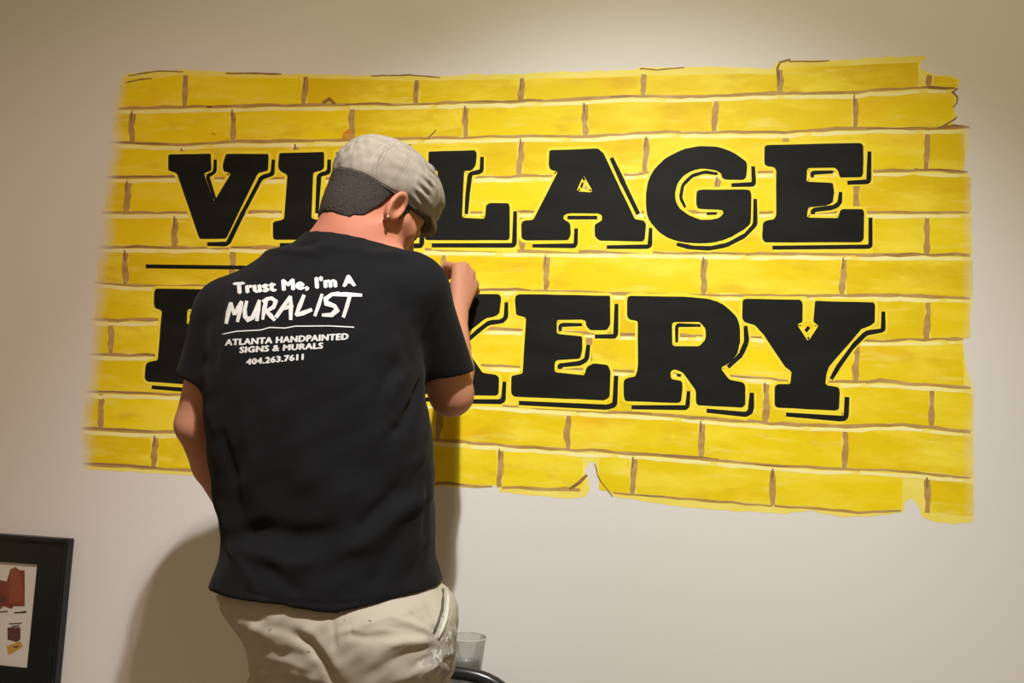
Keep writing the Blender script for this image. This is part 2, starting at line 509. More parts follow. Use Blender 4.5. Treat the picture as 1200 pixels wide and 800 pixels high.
# ---- lettering: contours in photo pixels (they lie flat on the wall)
L2C = [(502.5,177.5),(557,176),(559,180),(557.5,194),(553,200),(544,200),(541.5,255),(568,256.5),(570,240),(574,238),(596,238),(597.5,242),
       (597.5,279),(595,281.5),(500,281.5),(497.5,279),(498,262),(503,257),(513,256),(513,200),(505,198),(502,192)]
L2S = [([(565,184),(564.5,201),(551,203.5),(548,228),(546.5,251)],4.4), ([(603.7,248),(602.8,287.5),(506,287.5)],4.8)]
sh = lambda pts, dx, dy=0: [(x + dx, y + dy) for x, y in pts]
LET = [
 ('V', [[(197.5,181),(247.5,180),(248,200),(239,203),(251,236),(271,203),(262,201),(261,194),(265,180),(315,180.5),(314.5,200),(302.5,203),(265,280),(234,280),(207.5,203),(197.5,200)]],
   [([(252.5,187),(252,202),(243,206),(252,233)],3.6), ([(320.5,187),(319.5,204),(306.5,208),(284,251),(267,286),(243,286)],4.4)]),
 ('I', [[(327.5,179.5),(380,178),(380,197),(377,200),(367.5,202),(365,256),(376,258),(379,262),(379,279),(376,281),(323,281),(320,279),(320,260),(333,257),(337,205),(329,201),(326,197)]],
   [([(386,187),(385.5,202),(374,205),(371.5,250)],4.4), ([(385.5,266),(385,287),(328,287)],4.4)]),
 ('L', [sh(L2C, -108.5, 0.7)], [(sh(l, -108.5, 0.5), w) for l, w in L2S]),
 ('L', [L2C], L2S),
 ('A', [[(643.8,176),(701,174),(707.5,180),(744,257),(755,258.5),(757,263),(755.5,281),(753,283),(702,282),(697,277),(697,263),(706,258),(705,252),(701,250),(667,250),(661,252),(660,257),(668,261),(669,275),(666,281.5),
          (615,281.5),(611,279),(611,261),(614,258.5),(625,257.5),(654,201),(645,199),(643,194)], [(684,205.5),(694.5,224),(692,225.5),(675.5,224)]],
   [([(716.5,185),(730,214),(748,251)],5.0), ([(762.5,267),(761.5,289),(711,289.5)],4.4), ([(675.3,267.5),(674.5,288),(624,288)],4.4), ([(665,255),(700,255)],4.4), ([(683,214),(681,220)],2.6)]),
 ('G', [[(876,190),(857.5,177.5),(842.5,172),(820,171),(800,175),(780,185),(767,197.5),(760,210),(757,225),(757,245),(760,257.5),(770,270),(782,279),(800,284),(820,285.5),(840,284),(857.5,277.5),(872,269),(880,262),
          (880.5,225),(877,222),(818,222.5),(816,226),(816,242),(819,245),(847,246),(848,251),(840,256.5),(822.5,258),(807.5,252.5),(796,244),(791.5,235),(791,225),(795,212.5),(805,202.5),(820,197.5),(837.5,199),(845,203),(846.5,210.5),(874,211)]],
   [([(882.5,195),(883.5,216),(857,217)],4.6), ([(885,233),(885,263),(873,276),(852,287),(832,291),(810,290),(793,286)],4.4), ([(841,203.8),(826,201.5),(811,206),(800,217),(797.5,232),(803,243)],3.2), ([(828,250.3),(840,250)],3.6)]),
 ('E', [[(896,171),(900,170),(1008,167.5),(1011.5,170),(1011.5,204),(1009,208),(984,208),(982,200),(978.5,196.5),(946,197),(945,213),(976,214.5),(977.5,225),(976,237),(968,241),(947,243),(945.5,255),(982.5,255.5),(984,247),
          (987,245),(1011,245),(1013,250),(1012,281),(1008,284),(896,284),(893,279),(894,261),(899,258),(906,257.5),(909.5,253),(909.5,200),(907.5,196),(899,195),(895.5,192)]],
   [([(1018.8,177.5),(1018,213),(993,214.2)],4.6), ([(976,201.5),(951.5,202.5),(952,208)],4.0), ([(985,225),(984,238),(977,243),(953,246),(952,251)],4.6), ([(1020,255),(1020,289),(905,290.2)],4.6)]),
 ('B', [[(183,338),(255,339),(278,343),(290,352),(294,365),(292,378),(285,388),(276,393),(288,398),(297,407),(300,420),(297,435),(288,446),(270,452),(240,452),(172.5,447),(169.5,443),(171,427),(174,424),(185,422),(190,364),(182,361),(180.5,357),(181,341)],
         [(220,362),(248,363),(256,368),(256,376),(249,381),(219,380)], [(217.5,402),(252,404),(260,410),(260,419),(252,424),(216,422)]],
   [([(299,362),(298,380),(293,388)],4.4), ([(305,415),(303,438),(292,452),(270,458.5),(240,458.5),(178,453.5)],4.4), ([(224,377),(224,367.5),(248,368.5)],3.0), ([(221,419),(221.5,407.5),(251,409.5)],3.0)]),
 ('A', [[(336,341),(392,343),(398,349),(430,436),(441,438),(444,442),(442,459),(439,461),(388,459),(383,454),(384,440),(391,436),(389,429),(352,428),(346,434),(354,440),(354,452),(351,457),
          (302,455),(298,452),(299,435),(302,432),(312,431),(344,367),(337,364),(335,358)], [(374,376),(383,402),(364,401)]],
   [([(405,356),(434,430)],4.6), ([(449,446),(447.5,466),(397,466)],4.4), ([(361,446),(359.5,463),(310,461.5)],4.4), ([(352,433),(387,434)],4.0)]),
 ('K', [[(454,343),(504,344),(507,348),(506,364),(503,367),(495,369),(494,388),(528,369),(524,365),(525,347),(529,344.5),(585,344.5),(587.5,349),(585.5,367),(580,371),(570,372.5),(545,392),(540,400),(566,437),(582,439),(585,443),(584.5,461),(582,463.5),
          (524,463),(520,459),(521,444),(528,440),(508,412),(493,424),(492,437),(502,440),(504,444),(503,459),(500,462),(450,461),(447,457),(448,441),(452,437),(461,436),(463,370),(454,367),(451,362),(451,347)]],
   [([(593.5,354),(593,372),(588,376.5),(573,378),(560,388),(548,399)],4.6), ([(591.2,447),(590,468),(587,470.5),(530,470)],5.0), ([(510,449),(509,468),(456,467.5)],4.6)]),
 ('E', [[(604,347),(608,344.5),(715,346.5),(715.5,380),(711,387),(692,387),(687,382),(686.5,376),(682.5,374.5),(652.5,375),(652.5,391),(682.5,394),(682.5,410),(680,420),(652.5,422),(650,425),(650,436),(685,439.5),(687.5,430),(695,425.5),
          (712.5,427.5),(715.5,435),(714.5,465),(709,469),(602,464.5),(599,460),(599.5,440),(612.5,437.5),(616.5,372),(605,369),(603.5,352)]],
   [([(722.5,356),(721.5,394),(697,394.2)],4.8), ([(682,380.3),(656.5,380.5),(656.5,388)],4.0), ([(689.5,404),(687.5,421),(680,425.5),(656,428),(656,432)],4.6), ([(722,440),(720.5,474),(712,477),(608,472)],5.4)]),
 ('R', [[(735,349),(737.5,346.5),(800,347.5),(830,350),(845,355),(857.5,365),(864,372.5),(867,382.5),(867.5,400),(864,415),(855,425),(844,431),(855,445),(871,448),(873.5,452),(873.5,474),(870,477.5),(818,475),(815.5,472),(815.5,457.5),(800,436),(790,432.5),(786,435),
          (786,444),(799,446),(800,452.5),(798.5,470),(795,472),(733,470),(731,466),(731,446),(734,443),(745,441),(747.5,430),(747.5,376),(737.5,374.5),(734.5,370)], [(787.5,377.5),(820,377),(827,385),(827,397.5),(820,405.5),(788,405.5)]],
   [([(873.7,382),(875,400),(868,416),(853,430)],5.0), ([(881,460),(880,481),(875,485.5),(828,481)],5.6), ([(807,458),(805.5,477.5),(740,477)],4.8), ([(821,381.3),(793,380.8),(793,401)],3.6), ([(798,440),(793,439)],3.2)]),
 ('Y', [[(870,352.5),(872.5,350),(938,351),(940.5,355),(940.5,377.5),(934,380),(947,400),(959.5,381),(953,377.5),(955,352.5),(1023.5,354),(1025.5,357.5),(1025,377.5),(1021,381),(1010,385),(971,430),(968,440),(967.5,451),(982.5,453.5),(984,457.5),(983,479),(980,481),
          (911,477.5),(907.5,475),(908,452.5),(911,450),(926,450),(927.5,435),(920,430),(895,392.5),(885,381),(872.5,377.5),(869.5,373)]],
   [([(1035,365),(1035,387),(1015,390),(1000,405),(982,430),(974,444)],4.6), ([(992.5,465),(991.5,488),(988,490.5),(921,485.5)],5.6), ([(944,388),(948,383)],4.4)])]
for ch, conts, shads in LET:
    cs = [round_poly(c, {'G': 6.0, 'R': 3.6}.get(ch, 2.6), 4) for c in conts]
    v, f = film([wobble(c, 0.12, 14) for c in cs], 0.0026)
    lo = mesh_py('letter', v, f, M_BLACK, mural)
    tag(lo, 'black slab-serif letter %s painted on the yellow bricks' % ch)
    parts = []
    for c in cs:
        parts.append(loop_film(c, 6.6, 0.0020))
    for l, w in shads:
        parts.append(film([ribbon_poly(l, w + 5.0)], 0.0018))
    mesh_py('yellow_outline', *joinvf(parts), M_OUTLINE, lo)
    for l, w in shads:
        pts = [l[0]]
        for i in range(1, len(l) - 1):
            q = round_poly([l[i - 1], l[i], l[i + 1]], 3.5, 3)[4:8]; pts += q
        pts.append(l[-1])
        ws = [w * 1.18 * (0.9 + 0.2 * rng.random()) for _ in pts]; ws[0] *= 0.8; ws[-1] *= 0.8
        v, f = film([ribbon_poly(pts, ws)], 0.0024)
        mesh_py('drop_shadow', v, f, M_BLACK, lo)
ln = [(171,312),(220,312.6),(270,313.2),(330,314),(400,315),(460,316)]
v, f = film([ribbon_poly(ln, 4.6)], 0.0022); mesh_py('rule_line', v, f, M_BLACK, mural)
v, f = film([ribbon_poly([(455,316),(500,316.2),(512,316.2)], [4.4, 2.2, 1.4])], 0.0021); mesh_py('rule_line', v, f, M_BLACK, mural)

# ------------------------------------------------------------------ implicit surface toolkit
def mesh_field(Ff, lo, hi, h, bs=12):
    lo = np.asarray(lo, float); hi = np.asarray(hi, float)
    nb = np.ceil((hi - lo) / (bs * h)).astype(int)
    bi = np.stack(np.meshgrid(*[np.arange(n) for n in nb], indexing='ij'), -1).reshape(-1, 3)
    d = Ff(lo + (bi + 0.5) * bs * h)
    bi = bi[np.abs(d) < bs * h * 0.5 * 1.7321 * 1.15 + 0.006]
    g = np.stack(np.meshgrid(*[np.arange(bs + 1)] * 3, indexing='ij'), -1).reshape(-1, 3)
    N = nb * bs + 2
    cid_all, pos_all, quads = [], [], []
    def lin(c): return (c[..., 0] * N[1] + c[..., 1]) * N[2] + c[..., 2]
    CH = 160
    for s in range(0, len(bi), CH):
        b = bi[s:s + CH]
        nodes = b[:, None, :] * bs + g[None]
        vals = Ff((lo + nodes.reshape(-1, 3) * h)).reshape(len(b), bs + 1, bs + 1, bs + 1).astype(np.float32)
        sg = vals < 0
        cn = np.zeros((len(b), bs, bs, bs), np.int8)
        for i in (0, 1):
            for j in (0, 1):
                for k in (0, 1):
                    cn += sg[:, i:bs + i, j:bs + j, k:bs + k]
        idx = np.argwhere((cn > 0) & (cn < 8))
        if len(idx) == 0: continue
        c8 = {}
        for i in (0, 1):
            for j in (0, 1):
                for k in (0, 1):
                    c8[i, j, k] = vals[idx[:, 0], idx[:, 1] + i, idx[:, 2] + j, idx[:, 3] + k]
        acc = np.zeros((len(idx), 3)); cnt = np.zeros(len(idx))
        for a in c8:
            for ax in range(3):
                if a[ax]: continue
                bb = list(a); bb[ax] = 1; va, vb = c8[a], c8[tuple(bb)]
                m = (va < 0) != (vb < 0)
                t = np.where(m, va / np.where(m, va - vb, 1), 0)
                pt = np.tile(np.array(a, float), (len(idx), 1)); pt[:, ax] = t
                acc += pt * m[:, None]; cnt += m
        cell = b[idx[:, 0]] * bs + idx[:, 1:]
        cid_all.append(lin(cell)); pos_all.append(lo + (cell + acc / cnt[:, None]) * h)
        for ax in range(3):
            sl0 = [slice(None)] + [slice(0, bs)] * 3; sl1 = list(sl0); sl1[1 + ax] = slice(1, bs + 1)
            A, B = sg[tuple(sl0)], sg[tuple(sl1)]
            e = np.argwhere(A != B)
            if len(e) == 0: continue
            c = b[e[:, 0]] * bs + e[:, 1:]
            inside = A[tuple(e.T)]
            u, w = (ax + 1) % 3, (ax + 2) % 3
            du = np.zeros(3, int); du[u] = 1; dw = np.zeros(3, int); dw[w] = 1
            q = np.stack([lin(c), lin(c - du), lin(c - du - dw), lin(c - dw)], 1)
            q[~inside] = q[~inside][:, ::-1]
            quads.append(q)
    cid = np.concatenate(cid_all); pos = np.concatenate(pos_all); q = np.concatenate(quads)
    o = np.argsort(cid); cid = cid[o]; pos = pos[o]
    j = np.searchsorted(cid, q); j = np.clip(j, 0, len(cid) - 1)
    q = j[(cid[j] == q).all(1)]
    return pos, q

def smooth_mesh(v, q, it=2, lam=0.5):
    e = np.concatenate([q[:, [0, 1]], q[:, [1, 2]], q[:, [2, 3]], q[:, [3, 0]]])
    n = len(v)
    deg = np.bincount(e[:, 0], minlength=n) + np.bincount(e[:, 1], minlength=n)
    for k in range(it):
        acc = np.zeros_like(v)
        for c in range(3):
            acc[:, c] = np.bincount(e[:, 0], v[e[:, 1], c], n) + np.bincount(e[:, 1], v[e[:, 0], c], n)
        v = v + lam * (acc / np.maximum(deg, 1)[:, None] - v)
    return v

def normals(v, q):
    fn = np.cross(v[q[:, 2]] - v[q[:, 0]], v[q[:, 3]] - v[q[:, 1]])
    n = np.zeros_like(v)
    for k in range(4):
        for c in range(3):
            n[:, c] += np.bincount(q[:, k], fn[:, c], len(v))
    return n / np.maximum(np.linalg.norm(n, axis=1), 1e-12)[:, None]

def smin(a, b, k):
    h = np.maximum(k - np.abs(a - b), 0) / k
    return np.minimum(a, b) - h * h * k * 0.25
def smax(a, b, k): return -smin(-a, -b, k)
def cone(p, a, b, ra, rb):
    a = np.asarray(a, float); ab = np.asarray(b, float) - a
    t = np.clip(((p - a) @ ab) / (ab @ ab), 0, 1)
    d = p - a - t[:, None] * ab
    return np.sqrt((d * d).sum(1)) - (ra + t * (rb - ra))
def ell(p, c, r):
    r = np.asarray(r, float); q = (p - np.asarray(c)) / r
    n = np.sqrt((q * q).sum(1))
    return (n - 1) * r.min()
def chain(p, pts, rs, k=0.0):
    d = None
    for i in range(len(pts) - 1):
        e = cone(p, pts[i], pts[i + 1], rs[i], rs[i + 1])
        d = e if d is None else (smin(d, e, k) if k else np.minimum(d, e))
    return d
def segdist(p, pts):
    d = np.full(len(p), 1e9)
    for a, b in zip(pts[:-1], pts[1:]):
        d = np.minimum(d, cone(p, a, b, 0, 0))
    return d
def catmull(keys, n=200):
    """keys sorted by first column -> dense table"""
    k = np.asarray(keys, float); z = np.linspace(k[0, 0], k[-1, 0], n)
    out = [z]
    for c in range(1, k.shape[1]):
        y = np.interp(z, k[:, 0], k[:, c])
        w = max(3, n // (len(k) * 2) * 2 + 1); ker = np.hanning(w + 2)[1:-1]; ker /= ker.sum()
        yp = np.pad(y, w // 2, mode='edge')
        out.append(np.convolve(yp, ker, 'valid')[:n])
    return np.stack(out, 1)
def loft(p, tab, ex=2.0):
    z = np.clip(p[:, 2], tab[0, 0], tab[-1, 0])
    cx, cyy, rx, ry = (np.interp(z, tab[:, 0], tab[:, c]) for c in (1, 2, 3, 4))
    qx = np.abs((p[:, 0] - cx) / rx); qy = np.abs((p[:, 1] - cyy) / ry)
    n = (qx ** ex + qy ** ex) ** (1.0 / ex)
    d = (n - 1) * np.minimum(rx, ry)
    dz = np.maximum(p[:, 2] - tab[-1, 0], tab[0, 0] - p[:, 2])
    return np.maximum(d, dz)
def wav(p, s, seed):
    """cheap smooth pseudo-noise in [-1,1]"""
    r = np.random.default_rng(seed); o = np.zeros(len(p))
    for i in range(7):
        k = r.normal(0, s, 3); o += np.sin(p @ k + r.random() * 6.28)
    return o / 3.5

class Surf:
    """mesh under construction: raycast from the photo, press creases, emboss"""
    def __init__(self, v, q, f): self.v, self.q, self.f = v, q, f
    def bvh(self):
        return BVHTree.FromPolygons([tuple(x) for x in self.v], [tuple(int(i) for i in x) for x in self.q])
    def hits(self, pts):
        t = self.bvh() if not hasattr(self, 't') else self.t
        self.t = t; out = []
        for x, y in pts:
            h = t.ray_cast(Vector(CAM), raydir(x, y))[0]
            if h is not None: out.append(np.array(h))
        return out
    def crease(self, items, scale=0.9):
        """items: (pixel polyline, depth metres (<0 groove, >0 ridge), width metres)"""
        e = 0.004; v0 = self.f(self.v)
        n = np.stack([self.f(self.v + np.eye(3)[c] * e) - v0 for c in range(3)], 1)
        n /= np.maximum(np.linalg.norm(n, axis=1), 1e-9)[:, None]
        dv = np.zeros(len(self.v))
        for line, amp, w in items:
            dense = []
            for (x0, y0), (x1, y1) in zip(line[:-1], line[1:]):
                for t in np.linspace(0, 1, 5)[:-1]: dense.append((x0 + (x1 - x0) * t, y0 + (y1 - y0) * t))
            dense.append(line[-1])
            h = self.hits(dense)
            if len(h) < 2: continue
            L = np.array(h); lo = L.min(0) - 3 * w; hi = L.max(0) + 3 * w
            m = np.where(((self.v > lo) & (self.v < hi)).all(1))[0]
            if len(m) == 0: continue
            best = np.full(len(m), 1e9); tt = np.zeros(len(m)); p = self.v[m]
            for i in range(len(L) - 1):
                a = L[i]; ab = L[i + 1] - a
                if ab @ ab < 1e-10: continue
                t = np.clip(((p - a) @ ab) / (ab @ ab), 0, 1)
                d = np.linalg.norm(p - a - t[:, None] * ab, axis=1)
                u = d < best; best[u] = d[u]; tt[u] = (i + t[u]) / (len(L) - 1)
            fall = np.clip(np.minimum(tt, 1 - tt) * 5, 0, 1)
            dv[m] += scale * amp * np.exp(-(best / w) ** 2) * (0.25 + 0.75 * fall)
        self.v = self.v + n * dv[:, None]

# ------------------------------------------------------------------ the painter: joints (metres)
def PP(x, y, d): return P(x, y, d)
YT = -0.45
SHL = PP(270, 366, -0.44); SHR = PP(486, 340, -0.41)
ELL = PP(231, 497, -0.43); WRL = PP(300, 640, -0.255)
ELR = PP(529, 462, -0.30); WRR = PP(534, 373, -0.125)
NECK = PP(408, 300, -0.43)
HEADC = PP(443, 240, -0.395)
# head frame
yaw, pit = math.radians(33), math.radians(27)
HF = np.array([math.sin(yaw) * math.cos(pit), math.cos(yaw) * math.cos(pit), -math.sin(pit)])
HU = np.array([0, 0, 1.0]) - HF * HF[2]; HU /= np.linalg.norm(HU)
HR = np.cross(HF, HU)
_roll = math.radians(4)
HU, HR = HU * math.cos(_roll) + HR * math.sin(_roll), HR * math.cos(_roll) - HU * math.sin(_roll)
HM = np.stack([HF, HR, HU], 0)                     # world -> head local rows (forward, right, up)
def hl(p): return (p - HEADC) @ HM.T
def hw(q): return HEADC + np.asarray(q, float) @ HM

FOOTR = np.array([-0.43, -0.45, 0.0]); FOOTL = np.array([-0.62, -0.36, 0.0])
person = empty('person', ((FOOTR[0] + FOOTL[0]) / 2, -0.42, 0.0))
tag(person, 'painter in black t-shirt, grey flat cap and khaki trousers painting the mural with head bent', 'person')

# torso rings from the shirt's outline
def ring(y, l, r, cyo, ry):
    a, b = PP(l, y, YT), PP(r, y, YT)
    return ((a[2] + b[2]) / 2, (a[0] + b[0]) / 2, cyo, (b[0] - a[0]) / 2, ry)
TORSO = catmull(sorted([ring(750, 254, 528, -0.452, 0.132), ring(712, 254, 528, -0.452, 0.132), ring(688, 256, 525, -0.452, 0.132), ring(662, 266, 512, -0.45, 0.127), ring(640, 270, 507, -0.447, 0.123),
    ring(600, 262, 506, -0.446, 0.122), ring(560, 256, 504, -0.446, 0.124), ring(500, 248, 499, -0.445, 0.130), ring(450, 244, 494, -0.442, 0.134),
    ring(400, 246, 492, -0.438, 0.132), ring(360, 262, 488, -0.436, 0.124), ring(330, 292, 482, -0.432, 0.112), ring(305, 325, 468, -0.43, 0.092)]))
def f_torso(p): return loft(p, TORSO, 2.35)
def f_shoulders(p, dr=0.0):
    d = cone(p, PP(395, 310, -0.445), SHL, 0.066 - dr, 0.058 - dr)
    return smin(d, cone(p, PP(420, 312, -0.44), SHR, 0.060 - dr, 0.057 - dr), 0.03)

def hand_field(p, wrist, mcps, fingers, rad):
    """palm from wrist to the four knuckles, then finger chains (separate), thumb last"""
    d = None
    for m in mcps:
        e = cone(p, wrist, m, 0.019, 0.0122)
        d = e if d is None else smin(d, e, 0.009)
    for ch, r in zip(fingers, rad):
        d = smin(d, chain(p, ch, r, 0.004), 0.006)
    return d
# right hand: pen grip at the wall, back of the hand towards the room
R_MCP = [PP(536, 314, -0.082), PP(544, 313, -0.074), PP(551, 321, -0.066), PP(555, 333, -0.060)]
R_FIN = [[R_MCP[0], PP(525, 311, -0.052), PP(518, 318, -0.038), PP(514, 324, -0.032)],
         [R_MCP[1], PP(534, 315, -0.036), PP(524, 324, -0.028), PP(517, 329, -0.026)],
         [R_MCP[2], PP(549, 329, -0.026), PP(538, 336, -0.020), PP(528, 338, -0.020)],
         [R_MCP[3], PP(558, 341, -0.026), PP(550, 347, -0.016), PP(540, 348, -0.014)],
         [PP(533, 352, -0.105), PP(524, 341, -0.085), PP(517, 332, -0.060), PP(513, 326, -0.042)]]
R_RAD = [[.0105, .0095, .0082, .0070], [.0108, .0098, .0085, .0072], [.0103, .0092, .0080, .0068], [.0098, .0085, .0072, .0062], [.014, .0118, .0098, .0078]]
# left hand: hangs relaxed in front of the belly
_ld = np.array([0.86, 0.35, -0.36]); _ld /= np.linalg.norm(_ld)
_ls = np.cross(_ld, np.array([0, 1.0, 0])); _ls /= np.linalg.norm(_ls)      # across the palm
_ln = np.cross(_ls, _ld)
L_MCP = [WRL + _ld * 0.085 + _ls * s for s in (-0.030, -0.010, 0.011, 0.030)]
L_FIN = [[m, m + _ld * l + _ln * 0.006, m + _ld * l * 1.55 - _ln * 0.004, m + _ld * l * 1.9 - _ln * 0.016] for m, l in zip(L_MCP, (.040, .045, .042, .033))]
L_FIN.append([WRL + _ld * 0.03 - _ls * 0.018, WRL + _ld * 0.055 - _ls * 0.045, WRL + _ld * 0.085 - _ls * 0.055, WRL + _ld * 0.105 - _ls * 0.056])
L_RAD = [[.0105, .0095, .0085, .0072], [.0108, .0098, .0085, .0072], [.0103, .0092, .0080, .0070], [.0095, .0085, .0074, .0064], [.014, .0118, .0098, .0080]]

def culled(fn, p, c, r):
    """evaluate fn only near the ball (c, r); elsewhere the distance to the ball serves"""
    d = np.linalg.norm(p - c, axis=1) - r
    m = d < 0.03
    out = np.maximum(d, 0.02)
    if m.any(): out[m] = fn(p[m])
    return out
def f_headneck(p):
    q = hl(p)
    d = ell(q, (-0.010, 0, 0.028), (0.094, 0.075, 0.082))
    d = smin(d, ell(q, (0.032, 0, -0.035), (0.060, 0.058, 0.078)), 0.03)
    for s in (-1, 1):
        d = smin(d, cone(q, (0.0, s * 0.054, -0.066), (0.074, s * 0.014, -0.100), 0.016, 0.017), 0.025)
        d = smin(d, cone(q, (0.078, s * 0.012, 0.016), (0.066, s * 0.044, 0.012), 0.012, 0.010), 0.012)
        d = smin(d, cone(q, (0.052, s * 0.050, -0.025), (0.03, s * 0.058, -0.02), 0.014, 0.012), 0.02)
    d = smin(d, cone(q, (0.078, 0, -0.103), (0.080, 0, -0.100), 0.018, 0.018), 0.02)
    for s in (-1, 1):
        d = smax(d, -ell(q, (0.098, s * 0.031, -0.006), (0.015, 0.015, 0.010)), 0.01)
        d = smin(d, ell(q, (0.079, s * 0.031, -0.006), (0.012, 0.012, 0.011)), 0.003)
    d = smin(d, cone(q, (0.090, 0, 0.004), (0.106, 0, -0.034), 0.008, 0.012), 0.010)
    for s in (-1, 1):
        d = smin(d, ell(q, (0.097, s * 0.012, -0.040), (0.010, 0.008, 0.007)), 0.006)
    d = smin(d, cone(q, (0.090, -0.018, -0.066), (0.090, 0.018, -0.066), 0.007, 0.007), 0.008)
    d = smin(d, cone(q, (0.088, -0.016, -0.078), (0.088, 0.016, -0.078), 0.008, 0.008), 0.008)
    # ears: rim, bowl, lobe
    for s in (-1, 1):
        c = np.array([-0.010, s * 0.081, -0.022])
        ca, sa = math.cos(-0.2), math.sin(-0.2)
        t = q - c
        u = np.stack([t[:, 0] * ca + t[:, 2] * sa, t[:, 1] * s - t[:, 0] * -0.35, -t[:, 0] * sa + t[:, 2] * ca], 1)
        rr = np.sqrt((u[:, 0] / 0.018) ** 2 + (u[:, 2] / 0.031) ** 2)
        disc = np.maximum((rr - 1) * 0.018, np.abs(u[:, 1]) - 0.0055)
        rim = np.sqrt(((rr - 0.86) * 0.020) ** 2 + (u[:, 1] - 0.004) ** 2) - 0.0042
        ear = smin(disc, rim, 0.006)
        bowl = ell(u, (0.004, 0.007, 0.002), (0.0095, 0.0065, 0.017))
        ear = smax(ear, -bowl, 0.004)
        d = smin(d, ear, 0.006)
    nk = cone(p, hw((-0.030, 0, -0.050)), NECK, 0.058, 0.066)
    d = smin(d, nk, 0.035)
    return d

HIPR = np.array([-0.425, -0.462, 0.86]); HIPL = np.array([-0.585, -0.445, 0.86])
KNR = np.array([-0.425, -0.452, 0.47]); KNL = np.array([-0.605, -0.385, 0.48])
ANR = np.array([-0.43, -0.475, 0.085]); ANL = np.array([-0.62, -0.395, 0.085])
def hem_z(p):
    u = p[:, 0] + 0.476
    return 0.884 + np.where(u > 0, 0.21 * u, -0.03 * u) + 0.002 * np.sin(p[:, 0] * 30)
def f_shirt_core(p):
    core = smin(f_torso(p), f_shoulders(p), 0.05)
    core = smin(core, cone(p, PP(404, 305, -0.44), PP(410, 262, -0.425), 0.076, 0.070), 0.03)
    low = np.clip((1.36 - p[:, 2]) / 0.25, 0, 1)
    return core - low * (0.0035 * wav(p * np.array([1.4, 0.6, 0.8]), 26, 31) + 0.0016 * wav(p, 60, 33)) - 0.0006 * wav(p, 70, 37)
HIPS = catmull(sorted([ring(675, 268, 516, -0.452, 0.112), ring(700, 264, 522, -0.456, 0.118), ring(725, 272, 528, -0.458, 0.122), ring(750, 298, 528, -0.458, 0.118), ring(775, 314, 530, -0.458, 0.110)]), 120)
def f_trousers_core(p):
    d = loft(p, HIPS, 2.2)
    lr = chain(p, [HIPR + np.array([.002, -.004, 0.0]), HIPR * 0.5 + KNR * 0.5, KNR, ANR + np.array([0, 0, .03])], [.112, .094, .078, .068], 0.03)
    ll = chain(p, [HIPL + np.array([.030, .02, 0.0]), HIPL * 0.5 + KNL * 0.5, KNL, ANL + np.array([0, 0, .03])], [.098, .088, .078, .068], 0.03)
    legs = smin(lr, ll, 0.012)
    d = smin(d, legs, 0.035)
    # buttocks
    d = smin(d, ell(p, PP(455, 752, -0.525), (0.098, 0.062, 0.095)), 0.03)
    d = smin(d, ell(p, PP(346, 752, -0.49), (0.074, 0.050, 0.085)), 0.03)
    d = smax(d, f_shirt_core(p) + 0.0095 - 0.9 * np.maximum(hem_z(p) + 0.004 - p[:, 2], 0), 0.022)
    return d - 0.0018 * wav(p, 45, 41) - 0.0012 * wav(p * np.array([1, 1, 1.8]), 90, 43)
def f_body(p):
    d = f_torso(p) + 0.036
    d = smin(d, f_shoulders(p, 0.014), 0.03)
    # trapezius up to the neck
    d = smin(d, cone(p, PP(408, 276, -0.44), PP(338, 324, -0.44), 0.048, 0.036), 0.03)
    d = smin(d, cone(p, PP(420, 280, -0.43), PP(462, 322, -0.43), 0.048, 0.042), 0.03)
    d = smin(d, culled(f_headneck, p, HEADC - np.array([0, 0.02, 0.03]), 0.20), 0.02)
    # arms
    bl = SHL + (ELL - SHL) * 0.45; br = SHR + (ELR - SHR) * 0.45
    d = smin(d, chain(p, [SHL, bl, ELL], [.050, .047, .038], 0.01), 0.03)
    fl = ELL + (WRL - ELL) * 0.3; fr = ELR + (WRR - ELR) * 0.3
    d = smin(d, chain(p, [ELL, fl, WRL], [.037, .042, .026], 0.01), 0.012)
    d = smin(d, chain(p, [SHR, br, ELR], [.050, .048, .041], 0.01), 0.03)
    d = smin(d, chain(p, [ELR, fr, WRR], [.039, .041, .0245], 0.01), 0.014)
    d = smin(d, culled(lambda u: hand_field(u, WRR, R_MCP, R_FIN, R_RAD), p, R_MCP[0], 0.13), 0.012)
    d = smin(d, culled(lambda u: hand_field(u, WRL, L_MCP, L_FIN, L_RAD), p, L_MCP[1], 0.14), 0.012)
    # pelvis and legs (inside the trousers)
    for h, k, a in ((HIPR, KNR, ANR), (HIPL, KNL, ANL)):
        d = smin(d, chain(p, [h, k, a], [.072, .052, .038], 0.02), 0.03)
        d = smin(d, cone(p, a - np.array([0, 0, .03]), a + np.array([0.0, .12, -.055]), .035, .022), 0.02)
    m = (p[:, 2] < 0.95) & (p[:, 2] > 0.12) & (d < 0.05)
    if m.any():
        pm = p[m]
        # the left forearm and hand stay outside the trousers
        arm = np.minimum(cone(pm, ELL, WRL, .045, .03), culled(lambda u: hand_field(u, WRL, L_MCP, L_FIN, L_RAD), pm, L_MCP[1], 0.14))
        e = f_trousers_core(pm) + 0.022 - 5 * np.maximum(pm[:, 2] - 0.90, 0) - 5 * np.maximum(0.15 - pm[:, 2], 0)
        d[m] = np.minimum(smax(d[m], e, 0.01), np.maximum(arm, d[m]))
    return d

def f_body_np(p):
    return f_body(np.asarray(p, float))

BLO, BHI = (-0.95, -0.66, 0.0), (-0.24, 0.02, 1.76)
bv, bq = mesh_field(f_body_np, BLO, BHI, 0.0038)
bv = smooth_mesh(bv, bq, 1, 0.4)

